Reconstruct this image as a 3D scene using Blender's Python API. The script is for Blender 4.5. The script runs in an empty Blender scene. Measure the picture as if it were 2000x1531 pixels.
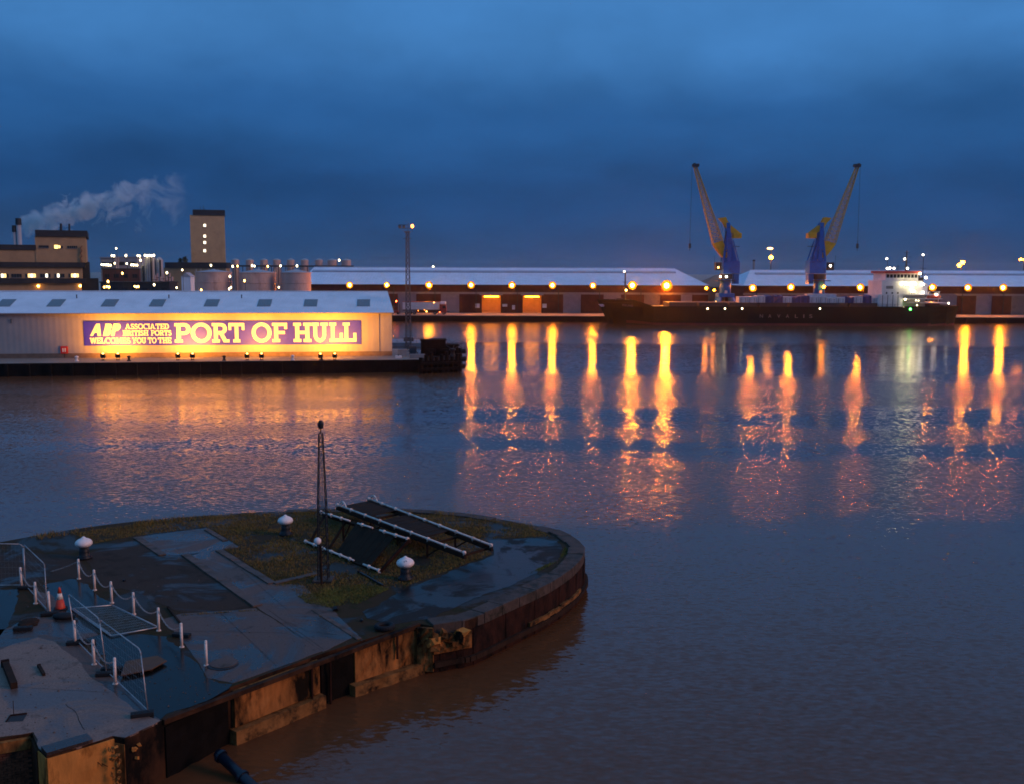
import bpy, math, random
from mathutils import Vector, Matrix
random.seed(7)
R = math.radians
S = bpy.context.scene
COL = S.collection

# ------------------------------------------------------------------ camera
CAM_H, FOC, PITCH, ROLL = 16.5, 1960.0, math.atan((765.5 - 530) / 1960.0), R(0.2)
_f = Vector((0, math.cos(PITCH), -math.sin(PITCH)))
_u0 = Vector((0, math.sin(PITCH), math.cos(PITCH)))
_r0 = Vector((1, 0, 0))
_r = _r0 * math.cos(ROLL) + _u0 * math.sin(ROLL)
_u = _u0 * math.cos(ROLL) - _r0 * math.sin(ROLL)
CP = Vector((0, 0, CAM_H))
cam_d = bpy.data.cameras.new('camera')
cam_d.sensor_width = 36; cam_d.lens = 36 * FOC / 2000.0
cam_d.clip_start = 0.5; cam_d.clip_end = 6000
cam = bpy.data.objects.new('camera', cam_d); COL.objects.link(cam)
cam.matrix_world = Matrix(((_r.x, _u.x, -_f.x, 0), (_r.y, _u.y, -_f.y, 0), (_r.z, _u.z, -_f.z, CAM_H), (0, 0, 0, 1)))
S.camera = cam

# ------------------------------------------------------------------ sky, sun, exposure
W = bpy.data.worlds.new('World'); S.world = W; W.use_nodes = True
def build_world():
    nt = W.node_tree; N = nt.nodes; L = nt.links
    bg = N['Background']
    tc = N.new('ShaderNodeTexCoord'); sep = N.new('ShaderNodeSeparateXYZ'); L.new(tc.outputs['Generated'], sep.inputs[0])
    def m(op, a, b=None, c=None):
        n = N.new('ShaderNodeMath'); n.operation = op
        for i, v in enumerate((a, b, c)):
            if v is None: continue
            if isinstance(v, (int, float)): n.inputs[i].default_value = v
            else: L.new(v, n.inputs[i])
        return n.outputs[0]
    z = m('MAXIMUM', sep.outputs['Z'], 0.0)
    den = m('ADD', z, 0.30)
    cx = m('DIVIDE', sep.outputs['X'], den); cy = m('DIVIDE', sep.outputs['Y'], den)
    cmb = N.new('ShaderNodeCombineXYZ'); L.new(cx, cmb.inputs[0]); L.new(cy, cmb.inputs[1])
    def noise(scale, detail, seed):
        n = N.new('ShaderNodeTexNoise'); n.noise_dimensions = '4D'
        n.inputs['W'].default_value = seed; n.inputs['Scale'].default_value = scale
        n.inputs['Detail'].default_value = detail; n.inputs['Roughness'].default_value = 0.55
        n.inputs['Distortion'].default_value = 0.3
        L.new(cmb.outputs[0], n.inputs['Vector']); return n.outputs['Fac']
    n1 = noise(0.55, 5, 3.1); n2 = noise(1.7, 6, 8.4); n3 = noise(3.6, 6, 5.2)
    # twilight overcast: dimmer low down, lighter overhead, broken by cloud
    e = m('ADD', z, m('MULTIPLY', m('SUBTRACT', n1, 0.5), 0.13))
    e = m('ADD', e, m('MULTIPLY', m('SUBTRACT', n2, 0.5), 0.05))
    ramp = N.new('ShaderNodeValToRGB'); L.new(e, ramp.inputs[0])
    cr = ramp.color_ramp; cr.interpolation = 'EASE'
    stops = [(0.0, (.021, .064, .172)), (0.066, (.015, .068, .205)), (0.14, (.022, .105, .300)),
             (0.235, (.054, .205, .500)), (0.34, (.072, .240, .550)), (0.7, (.078, .250, .550)), (1.0, (.080, .255, .555))]
    while len(cr.elements) < len(stops): cr.elements.new(0.5)
    for el, (p, c) in zip(cr.elements, stops): el.position = p; el.color = (*c, 1)
    mul = N.new('ShaderNodeVectorMath'); mul.operation = 'SCALE'
    L.new(ramp.outputs[0], mul.inputs[0]); L.new(m('ADD', m('MULTIPLY', m('ADD', n2, n3), 0.50), 0.48), mul.inputs['Scale'])
    L.new(mul.outputs[0], bg.inputs['Color']); bg.inputs['Strength'].default_value = 1.0
build_world()
sun_d = bpy.data.lights.new('sun', 'SUN'); sun_d.energy = 1.15; sun_d.angle = R(24); sun_d.color = (1, .54, .36)
sun = bpy.data.objects.new('sun', sun_d); COL.objects.link(sun)
sun.rotation_euler = Vector((-1.0, 0.24, -0.40)).to_track_quat('-Z', 'Y').to_euler()   # stands in for warm street lamps behind the viewer
S.view_settings.view_transform = 'Standard'; S.view_settings.look = 'None'
S.view_settings.exposure = 0.0; S.view_settings.gamma = 1.0; S.view_settings.use_curve_mapping = False
cy = S.cycles
cy.caustics_reflective = False; cy.caustics_refractive = False
cy.max_bounces = 6; cy.diffuse_bounces = 2; cy.glossy_bounces = 3; cy.transmission_bounces = 3; cy.volume_bounces = 2
cy.sample_clamp_indirect = 4.0; cy.sample_clamp_direct = 0.0
cy.use_denoising = True; cy.filter_width = 1.7

# ------------------------------------------------------------------ survey helpers
def ray(px, py):
    d = _f + _r * ((px - 1000) / FOC) + _u * ((765.5 - py) / FOC); return d
def G(px, py, z=2.0):
    d = ray(px, py); return CP + d * ((z - CAM_H) / d.z)
def P(px, py, Y):
    d = ray(px, py); return CP + d * (Y / d.y)
def RP(px, py, pt, n):
    d = ray(px, py); return CP + d * ((Vector(pt) - CP).dot(n) / d.dot(n))
V = Vector

# ------------------------------------------------------------------ materials
MATS = {}
def nodes_of(name):
    m = bpy.data.materials.new(name); m.use_nodes = True
    nt = m.node_tree; b = nt.nodes['Principled BSDF']; MATS[name] = m
    return m, nt, nt.nodes, nt.links, b
def mat(name, col, rough=.6, var=.25, scale=2.0, bump=0.0, metal=0.0, stain=None, stain_amt=0.0, stain_scale=.6, streak=1.0, rvar=.15, bscale=None):
    """procedural paint / stone / metal: two-scale tone variation, stains, grain relief"""
    m, nt, N, L, b = nodes_of(name)
    tc = N.new('ShaderNodeTexCoord'); mp = N.new('ShaderNodeMapping'); L.new(tc.outputs['Object'], mp.inputs[0])
    mp.inputs['Scale'].default_value = (1, 1, streak)
    n1 = N.new('ShaderNodeTexNoise'); n1.inputs['Scale'].default_value = scale; n1.inputs['Detail'].default_value = 6
    n1.inputs['Roughness'].default_value = .65; L.new(mp.outputs[0], n1.inputs['Vector'])
    r1 = N.new('ShaderNodeValToRGB'); L.new(n1.outputs['Fac'], r1.inputs[0])
    lo = [max(0, c * (1 - var)) for c in col]; hi = [min(1, c * (1 + var)) for c in col]
    r1.color_ramp.elements[0].position = .3; r1.color_ramp.elements[0].color = (*lo, 1)
    r1.color_ramp.elements[1].position = .7; r1.color_ramp.elements[1].color = (*hi, 1)
    out = r1.outputs[0]
    if stain:
        n2 = N.new('ShaderNodeTexNoise'); n2.inputs['Scale'].default_value = stain_scale; n2.inputs['Detail'].default_value = 8
        n2.inputs['Roughness'].default_value = .7; L.new(mp.outputs[0], n2.inputs['Vector'])
        r2 = N.new('ShaderNodeValToRGB'); L.new(n2.outputs['Fac'], r2.inputs[0])
        r2.color_ramp.elements[0].position = .62 - .25 * stain_amt; r2.color_ramp.elements[1].position = .78 - .25 * stain_amt
        mx = N.new('ShaderNodeMix'); mx.data_type = 'RGBA'; L.new(r2.outputs[0], mx.inputs['Factor'])
        L.new(out, mx.inputs[6]); mx.inputs[7].default_value = (*stain, 1); out = mx.outputs[2]
    L.new(out, b.inputs['Base Color'])
    mr = N.new('ShaderNodeMapRange'); L.new(n1.outputs['Fac'], mr.inputs[0])
    mr.inputs['To Min'].default_value = max(.02, rough - rvar); mr.inputs['To Max'].default_value = min(1, rough + rvar)
    L.new(mr.outputs[0], b.inputs['Roughness']); b.inputs['Metallic'].default_value = metal
    if bump:
        n3 = N.new('ShaderNodeTexNoise'); n3.inputs['Scale'].default_value = bscale or scale * 6; n3.inputs['Detail'].default_value = 5
        L.new(mp.outputs[0], n3.inputs['Vector'])
        bp = N.new('ShaderNodeBump'); bp.inputs['Strength'].default_value = bump; bp.inputs['Distance'].default_value = .05
        L.new(n3.outputs['Fac'], bp.inputs['Height']); L.new(bp.outputs[0], b.inputs['Normal'])
    return m
def emis(name, col, strength, dark=(.4, .4, .4)):
    m, nt, N, L, b = nodes_of(name)
    b.inputs['Base Color'].default_value = (*dark, 1)
    b.inputs['Emission Color'].default_value = (*col, 1); b.inputs['Emission Strength'].default_value = strength
    return m
def ribbed(name, col, pitch, rough=.45, depth=.5, axis='X', var=.12):
    """profiled metal sheet"""
    m = mat(name, col, rough, var, .35); nt = m.node_tree; N = nt.nodes; L = nt.links; b = N['Principled BSDF']
    tc = N.new('ShaderNodeTexCoord'); w = N.new('ShaderNodeTexWave'); w.bands_direction = axis
    w.inputs['Scale'].default_value = 0.314 / pitch * 1.0; w.inputs['Distortion'].default_value = .1
    L.new(tc.outputs['Object'], w.inputs['Vector'])
    bp = N.new('ShaderNodeBump'); bp.inputs['Strength'].default_value = depth; bp.inputs['Distance'].default_value = .04
    L.new(w.outputs['Fac'], bp.inputs['Height']); L.new(bp.outputs[0], b.inputs['Normal'])
    return m

def dull(*names):
    for n in names: MATS[n].node_tree.nodes['Principled BSDF'].inputs['Specular IOR Level'].default_value = .12
SODIUM = (1, .235, .006)
def deck(name, dry, damp, dirt, r_dry=.8, r_damp=.22, damp_at=.52, dirt_at=.58, fine=14, spec=.3):
    """worn paving in world space: dry tone, damp patches that dull and darken, dirt, chips and grain"""
    m, nt, N, L, b = nodes_of(name)
    tc = N.new('ShaderNodeNewGeometry')
    def noise(scale, detail=6, rough=.6, dist=.0):
        n = N.new('ShaderNodeTexNoise'); n.inputs['Scale'].default_value = scale; n.inputs['Detail'].default_value = detail
        n.inputs['Roughness'].default_value = rough; n.inputs['Distortion'].default_value = dist; L.new(tc.outputs['Position'], n.inputs['Vector']); return n.outputs['Fac']
    def ramp(v, a, c):
        r = N.new('ShaderNodeMapRange'); r.interpolation_type = 'SMOOTHSTEP'; L.new(v, r.inputs[0]); r.inputs[1].default_value = a; r.inputs[2].default_value = c; return r.outputs[0]
    def mix(f, a, c):
        x = N.new('ShaderNodeMix'); x.data_type = 'RGBA'; L.new(f, x.inputs['Factor'])
        for k, q in ((6, a), (7, c)):
            if isinstance(q, tuple): x.inputs[k].default_value = (*q, 1)
            else: L.new(q, x.inputs[k])
        return x.outputs[2]
    big, mid, sm, gr = noise(.22, 7, .62, .9), noise(.9, 7, .68, .6), noise(3.5, 5, .7), noise(fine, 4, .7)
    wet = ramp(big, damp_at - .035, damp_at + .055); drt = ramp(mid, dirt_at - .02, dirt_at + .10)
    c = mix(drt, dry, dirt); c = mix(wet, c, damp)
    chips = ramp(sm, .60, .72); c = mix(chips, c, tuple(q * .55 for q in dirt))
    g = N.new('ShaderNodeMapRange'); L.new(gr, g.inputs[0]); g.inputs[1].default_value = .3; g.inputs[2].default_value = .7; g.inputs[3].default_value = .68; g.inputs[4].default_value = 1.32
    sc = N.new('ShaderNodeVectorMath'); sc.operation = 'SCALE'; L.new(c, sc.inputs[0]); L.new(g.outputs[0], sc.inputs['Scale']); L.new(sc.outputs[0], b.inputs['Base Color'])
    ro = N.new('ShaderNodeMapRange'); L.new(wet, ro.inputs[0]); ro.inputs[3].default_value = r_dry; ro.inputs[4].default_value = r_damp; L.new(ro.outputs[0], b.inputs['Roughness'])
    bp = N.new('ShaderNodeBump'); bp.inputs['Strength'].default_value = .25; bp.inputs['Distance'].default_value = .03; L.new(sm, bp.inputs['Height']); L.new(bp.outputs[0], b.inputs['Normal'])
    b.inputs['Specular IOR Level'].default_value = spec
    return m
mat('white_paint', (.92, .74, .67), .5, .08, 4, .05, stain=(.40, .24, .16), stain_amt=.28, stain_scale=3)
mat('post_paint', (.88, .66, .55), .55, .15, 6, .05, stain=(.30, .14, .07), stain_amt=.38, stain_scale=4)
mat('black_iron', (.012, .012, .014), .45, .4, 5, .2, stain=(.06, .025, .012), stain_amt=.2, stain_scale=3)
mat('dark_timber', (.034, .017, .010), .85, .45, 2.5, .4, streak=.3)
mat('rust_iron', (.036, .012, .007), .85, .5, 3, .4, stain=(.007, .004, .003), stain_amt=.62, stain_scale=1.2, streak=.5)
mat('galvanised', (.50, .43, .40), .4, .25, 5, .05, metal=.6, stain=(.30, .13, .06), stain_amt=.35, stain_scale=2)
mat('rubber', (.012, .012, .013), .75, .4, 4, .2)
mat('chain_steel', (.42, .34, .30), .5, .3, 6, .05, metal=.4)
mat('cone_orange', (.62, .045, .012), .5, .15, 4)
mat('cone_white', (.75, .62, .50), .5, .3, 9)
mat('ply_board', (.11, .042, .013), .75, .4, 1.5, .2, stain=(.05, .02, .008), stain_amt=.4, stain_scale=1.2)
mat('brick_red', (.20, .060, .030), .85, .5, 5, .4, stain=(.03, .02, .015), stain_amt=.45, stain_scale=2)
mat('mortar', (.035, .028, .022), .9, .3, 5, .2)
mat('concrete_tan', (.62, .23, .050), .9, .28, 1.3, .35, stain=(.18, .060, .012), stain_amt=.5, stain_scale=1.1, streak=.4)
mat('rubble', (.50, .18, .04), .9, .5, 3, .5, stain=(.08, .03, .01), stain_amt=.3)
mat('pier_stone', (.060, .024, .011), .9, .5, 1.2, .5, stain=(.006, .004, .003), stain_amt=.65, stain_scale=.7, streak=.5, bscale=5)
mat('pier_tan', (.36, .13, .034), .9, .45, 1.5, .5, stain=(.010, .006, .003), stain_amt=.70, stain_scale=.9, streak=.35, bscale=6)
mat('ledge', (.24, .10, .030), .9, .4, 2, .3, stain=(.012, .008, .005), stain_amt=.6, stain_scale=1.5)
mat('coping', (.075, .048, .036), .75, .45, 2.5, .4, stain=(.020, .016, .008), stain_amt=.55, stain_scale=1.3)
mat('pier_black', (.006, .004, .003), .95, .5, 1.5, .4)
mat('jetty_timber', (.005, .004, .004), .9, .4, 2, .3)
deck('slab_grey', (.125, .072, .055), (.040, .026, .022), (.060, .032, .022), .7, .25, .50)
deck('slab_pale', (.250, .145, .105), (.130, .078, .060), (.135, .072, .048), .7, .30, .54)
deck('asphalt_wet', (.020, .015, .012), (.007, .007, .007), (.030, .018, .011), .75, .28, .47, .60, 20, .2)
deck('damp_earth', (.052, .029, .019), (.020, .013, .010), (.034, .018, .010), .85, .30, .53, .54, 16, .15)
deck('pier_earth', (.050, .028, .013), (.024, .015, .009), (.030, .024, .007), .9, .40, .53, .52, 16, .12)
mat('puddle', (.008, .007, .006), .20, .3, .6, .06, rvar=.14)
mat('kerb_stone', (.12, .072, .055), .7, .35, 2.0, .3, stain=(.04, .026, .014), stain_amt=.5, stain_scale=1.2)
mat('quay_apron', (.22, .19, .16), .6, .3, .4, .1)
mat('quay_wall', (.010, .008, .007), .9, .5, .8, .4)
ribbed('shed_cream', (.33, .31, .30), .9, .55, .35, 'X', .10)
mat('shed_plinth', (.16, .11, .08), .8, .3, 1.5, .3)
ribbed('shed_roof', (.66, .72, .78), .5)
mat('rooflight', (.13, .15, .16), .35, .25, 1.5)
mat('sign_purple', (.030, .028, .62), .5, .15, 1.2)
mat('sign_white', (.84, .80, .70), .5, .05, 4)
mat('far_brick', (.080, .022, .014), .85, .35, .4, .2)
mat('far_concrete', (.22, .20, .20), .7, .2, .5)
mat('door_grey', (.20, .19, .21), .5, .15, .6)
mat('door_pale', (.27, .25, .26), .5, .15, .6)
mat('door_worn', (.17, .13, .12), .6, .3, .6, stain=(.06, .03, .02), stain_amt=.4, stain_scale=.3)
mat('recess_shade', (.02, .018, .018), .8, .3, 1)  # near-black standing in for shade inside the pocket and foot sockets
mat('warm_interior', (.60, .40, .20), .7, .15, .8)
ribbed('far_roof', (.66, .72, .82), 1.1, .4)
mat('roof_band', (.36, .40, .48), .5, .15, .3)
mat('brown_clad', (.20, .13, .09), .7, .2, .4)
mat('factory_tan', (.38, .235, .125), .8, .14, .3, stain=(.25, .16, .09), stain_amt=.3, stain_scale=.1)
mat('tower_tan', (.50, .31, .155), .8, .14, .3, stain=(.36, .22, .11), stain_amt=.3, stain_scale=.1)
mat('factory_dark', (.03, .027, .03), .7, .3, .4)
mat('tank_steel', (.52, .34, .31), .5, .2, .25, metal=.1, stain=(.33, .20, .17), stain_amt=.4, stain_scale=.25, streak=.4)
mat('silo_grey', (.36, .34, .36), .5, .2, .2)
mat('plant_red', (.12, .035, .03), .8, .3, .4)
mat('glass_dark', (.02, .022, .026), .12, .3, 1)
mat('hull_green', (.003, .010, .007), .5, .5, .25, .1, stain=(.012, .007, .004), stain_amt=.3, stain_scale=.3, streak=.4)
mat('hull_red', (.10, .014, .012), .6, .4, .3)
mat('ship_white', (.74, .70, .69), .45, .12, .5)
mat('ship_red', (.50, .045, .03), .5, .2, .8)
mat('deck_dark', (.03, .03, .032), .7, .3, .4)
mat('tarp_blue', (.012, .035, .16), .5, .35, .8, .4)
mat('bundle_white', (.50, .50, .54), .55, .25, .6, .2)
mat('crane_blue', (.005, .12, .44), .5, .2, .4, stain=(.01, .05, .16), stain_amt=.3, stain_scale=.5)
mat('crane_yellow', (.62, .33, .015), .5, .2, .5)
mat('crane_lattice', (.44, .30, .09), .6, .2, .5)
mat('crane_dark', (.03, .03, .035), .6, .3, 1)
mat('halo_dish_black', (.012, .012, .012), .7, .2, 1)  # near-black dish, lit by the lens to imitate a halo
MATS['halo_dish_black'].node_tree.nodes['Principled BSDF'].inputs['Specular IOR Level'].default_value = .0
mat('mast_steel', (.055, .06, .07), .55, .3, 2)
mat('lorry_white', (.55, .53, .55), .5, .15, .6)
mat('lorry_red', (.22, .02, .015), .4, .2, 1)
mat('pontoon_grey', (.16, .18, .20), .6, .3, .6)
mat('life_red', (.55, .02, .012), .5, .2, 3)
mat('bark', (.05, .035, .025), .9, .3, 2)
mat('leaf_dark', (.030, .042, .022), .7, .4, 1)
mat('grass_olive', (.190, .115, .020), .8, .45, .55)
mat('weed_green', (.13, .12, .016), .8, .4, 1.2)
mat('pipe_blue', (.003, .007, .016), .4, .3, 1.5)
dull('pier_black', 'jetty_timber', 'quay_wall', 'pier_stone', 'pier_tan', 'ledge', 'concrete_tan', 'rubble', 'dark_timber', 'rust_iron', 'hull_green', 'far_brick', 'brick_red', 'mortar', 'puddle')
for n_ in ('coping', 'kerb_stone', 'rubber', 'black_iron', 'factory_dark', 'factory_tan', 'crane_blue', 'crane_yellow'): MATS[n_].node_tree.nodes['Principled BSDF'].inputs['Specular IOR Level'].default_value = .3
emis('lamp_sodium', SODIUM, 680)
emis('lamp_sodium_big', SODIUM, 1150)
emis('lamp_sodium_small', SODIUM, 110)
emis('lamp_flood', (1, .45, .06), 22)
emis('lamp_white', (1, .86, .66), 15)
emis('lamp_deck', (1, .86, .45), 27)
emis('lamp_plant', (1, .80, .44), 9)
emis('lamp_plant_warm', (1, .50, .10), 16)
emis('lamp_red', (1, .10, .02), 40)
emis('lamp_green', (.10, 1, .12), 14)
emis('window_lit', (1, .66, .18), 2.6)
emis('window_white', (1, .90, .66), 2.6)
emis('interior_tube', (1, .28, .012), 60)
emis('beacon_amber', (1, .25, .02), 16)

# ------------------------------------------------------------------ mesh builder
ORG = {}
def tag(o, label=None, cat=None, group=None, kind=None):
    if label: o['label'] = label
    if cat: o['category'] = cat
    if group: o['group'] = group
    if kind: o['kind'] = kind
    return o
def thing(name, loc, label, cat, group=None, rz=0):
    o = bpy.data.objects.new(name, None); o.empty_display_size = .3; COL.objects.link(o)
    o.location = loc; o.rotation_euler = (0, 0, rz); ORG[o.name] = V(loc)
    return tag(o, label, cat, group)
class MB:
    def __init__(s): s.v = []; s.f = []
    def add(s, vs, fs):
        b = len(s.v); s.v += [V(p) for p in vs]; s.f += [tuple(i + b for i in f) for f in fs]; return s
    def box(s, c, d, rz=0, rx=0, ry=0):
        c = V(c); hx, hy, hz = d[0] / 2, d[1] / 2, d[2] / 2
        M = Matrix.Rotation(rz, 3, 'Z') @ Matrix.Rotation(ry, 3, 'Y') @ Matrix.Rotation(rx, 3, 'X')
        vs = [c + M @ V((x, y, z)) for z in (-hz, hz) for x, y in ((-hx, -hy), (hx, -hy), (hx, hy), (-hx, hy))]
        return s.add(vs, [(3, 2, 1, 0), (4, 5, 6, 7), (0, 1, 5, 4), (1, 2, 6, 5), (2, 3, 7, 6), (3, 0, 4, 7)])
    def frame(s, o, u, v, w, a0, a1, b0, b1, c0, c1):
        """box in the frame o + a*u + b*v + c*w"""
        vs = [o + u * a + v * b + w * c for c in (c0, c1) for a, b in ((a0, b0), (a1, b0), (a1, b1), (a0, b1))]
        return s.add(vs, [(3, 2, 1, 0), (4, 5, 6, 7), (0, 1, 5, 4), (1, 2, 6, 5), (2, 3, 7, 6), (3, 0, 4, 7)])
    def bar(s, p0, p1, w, h, up=(0, 0, 1)):
        p0, p1 = V(p0), V(p1); d = p1 - p0; L = d.length; d.normalize(); up = V(up)
        if abs(d.dot(up)) > .98: up = V((0, 1, 0))
        x = d.cross(up).normalized(); y = x.cross(d)
        return s.frame(p0, d, x, y, 0, L, -w / 2, w / 2, -h / 2, h / 2)
    def tube(s, p0, p1, r0, r1=None, n=8, caps=True):
        p0, p1 = V(p0), V(p1); r1 = r0 if r1 is None else r1
        d = (p1 - p0).normalized(); a = V((0, 0, 1)) if abs(d.z) < .9 else V((1, 0, 0))
        x = d.cross(a).normalized(); y = d.cross(x)
        ring = [(math.cos(2 * math.pi * i / n), math.sin(2 * math.pi * i / n)) for i in range(n)]
        vs = [p0 + (x * c + y * q) * r0 for c, q in ring] + [p1 + (x * c + y * q) * r1 for c, q in ring]
        fs = [(i, (i + 1) % n, n + (i + 1) % n, n + i) for i in range(n)]
        if caps: fs += [tuple(range(n - 1, -1, -1)), tuple(range(n, 2 * n))]
        return s.add(vs, fs)
    def pipe(s, pts, r, n=6):
        for a, b in zip(pts[:-1], pts[1:]): s.tube(a, b, r, r, n)
        return s
    def lathe(s, prof, c, n=16):
        c = V(c); vs = []; fs = []
        for r, z in prof:
            for i in range(n):
                a = 2 * math.pi * i / n; vs.append(c + V((r * math.cos(a), r * math.sin(a), z)))
        for k in range(len(prof) - 1):
            for i in range(n):
                j = (i + 1) % n; fs.append((k * n + i, k * n + j, (k + 1) * n + j, (k + 1) * n + i))
        fs.append(tuple(range(n - 1, -1, -1))); fs.append(tuple((len(prof) - 1) * n + i for i in range(n)))
        return s.add(vs, fs)
    def ball(s, c, r, n=10, m=6, sx=1, sy=1, sz=1):
        c = V(c); vs = [c + V((0, 0, -r * sz))]; fs = []
        for k in range(1, m):
            t = math.pi * k / m - math.pi / 2
            for i in range(n):
                a = 2 * math.pi * i / n
                vs.append(c + V((r * math.cos(t) * math.cos(a) * sx, r * math.cos(t) * math.sin(a) * sy, r * math.sin(t) * sz)))
        vs.append(c + V((0, 0, r * sz))); top = len(vs) - 1
        for i in range(n):
            j = (i + 1) % n; fs.append((0, 1 + j, 1 + i)); fs.append((top, top - n + i, top - n + j))
        for k in range(m - 2):
            for i in range(n):
                j = (i + 1) % n; a = 1 + k * n
                fs.append((a + i, a + j, a + n + j, a + n + i))
        return s.add(vs, fs)
    def prism(s, pts, z0, z1):
        n = len(pts)
        vs = [V((p[0], p[1], z0)) for p in pts] + [V((p[0], p[1], z1)) for p in pts]
        return s.add(vs, [tuple(range(n - 1, -1, -1)), tuple(range(n, 2 * n))] + [(i, (i + 1) % n, n + (i + 1) % n, n + i) for i in range(n)])
    def quad(s, *p): return s.add(p, [tuple(range(len(p)))])
    def build(s, name, m, parent=None, smooth=False, org=None, local=False, bevel=0):
        me = bpy.data.meshes.new(name)
        if parent is not None: base = ORG[parent.name]
        else: base = V(org) if org is not None else V((0, 0, 0))
        me.from_pydata([p if local else p - base for p in s.v], [], s.f); me.update()
        ms = m if isinstance(m, (list, tuple)) else [m]
        for k in ms: me.materials.append(MATS[k])
        if smooth:
            me.polygons.foreach_set('use_smooth', [True] * len(me.polygons))
        o = bpy.data.objects.new(name, me); COL.objects.link(o)
        if parent is not None: o.parent = parent
        else: o.location = base
        ORG[o.name] = base
        if bevel:
            b = o.modifiers.new('edge', 'BEVEL'); b.width = bevel; b.segments = 2; b.limit_method = 'ANGLE'
        return o
def dup(root, loc, rz=None, label=None, group=None, parent=None):
    r = root.copy(); COL.objects.link(r); r.location = loc
    if rz is not None: r.rotation_euler = (0, 0, rz)
    if parent is not None: r.parent = parent
    if label: r['label'] = label
    if group: r['group'] = group
    for ch in list(root.children):
        c = ch.copy(); COL.objects.link(c); c.parent = r
        for g in list(ch.children):
            d = g.copy(); COL.objects.link(d); d.parent = c
    return r
def text_mesh(name, body, m, parent, origin, u, v, height, width=None, depth=.03):
    cu = bpy.data.curves.new(name, 'FONT'); cu.body = body; cu.size = 1; cu.extrude = .5; cu.resolution_u = 3
    t = bpy.data.objects.new(name, cu); COL.objects.link(t)
    dg = bpy.context.evaluated_depsgraph_get(); me = bpy.data.meshes.new_from_object(t.evaluated_get(dg))
    bpy.data.objects.remove(t)
    xs = [q.co.x for q in me.vertices]; ys = [q.co.y for q in me.vertices]
    w0, w1, h0, h1 = min(xs), max(xs), min(ys), max(ys); w = u.cross(v)
    sx = (width / (w1 - w0)) if width else height / (h1 - h0); base = ORG[parent.name]
    for q in me.vertices:
        q.co = V(origin) + u * ((q.co.x - w0) * sx) + v * ((q.co.y - h0) * height / (h1 - h0)) + w * (q.co.z * depth) - base
    me.materials.clear(); me.materials.append(MATS[m])
    o = bpy.data.objects.new(name, me); COL.objects.link(o); o.parent = parent; ORG[o.name] = base
    return o
UX, UY, UZ = V((1, 0, 0)), V((0, 1, 0)), V((0, 0, 1))
ORD = ['first', 'second', 'third', 'fourth', 'fifth', 'sixth', 'seventh', 'eighth', 'ninth', 'tenth', 'eleventh', 'twelfth']

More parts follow.
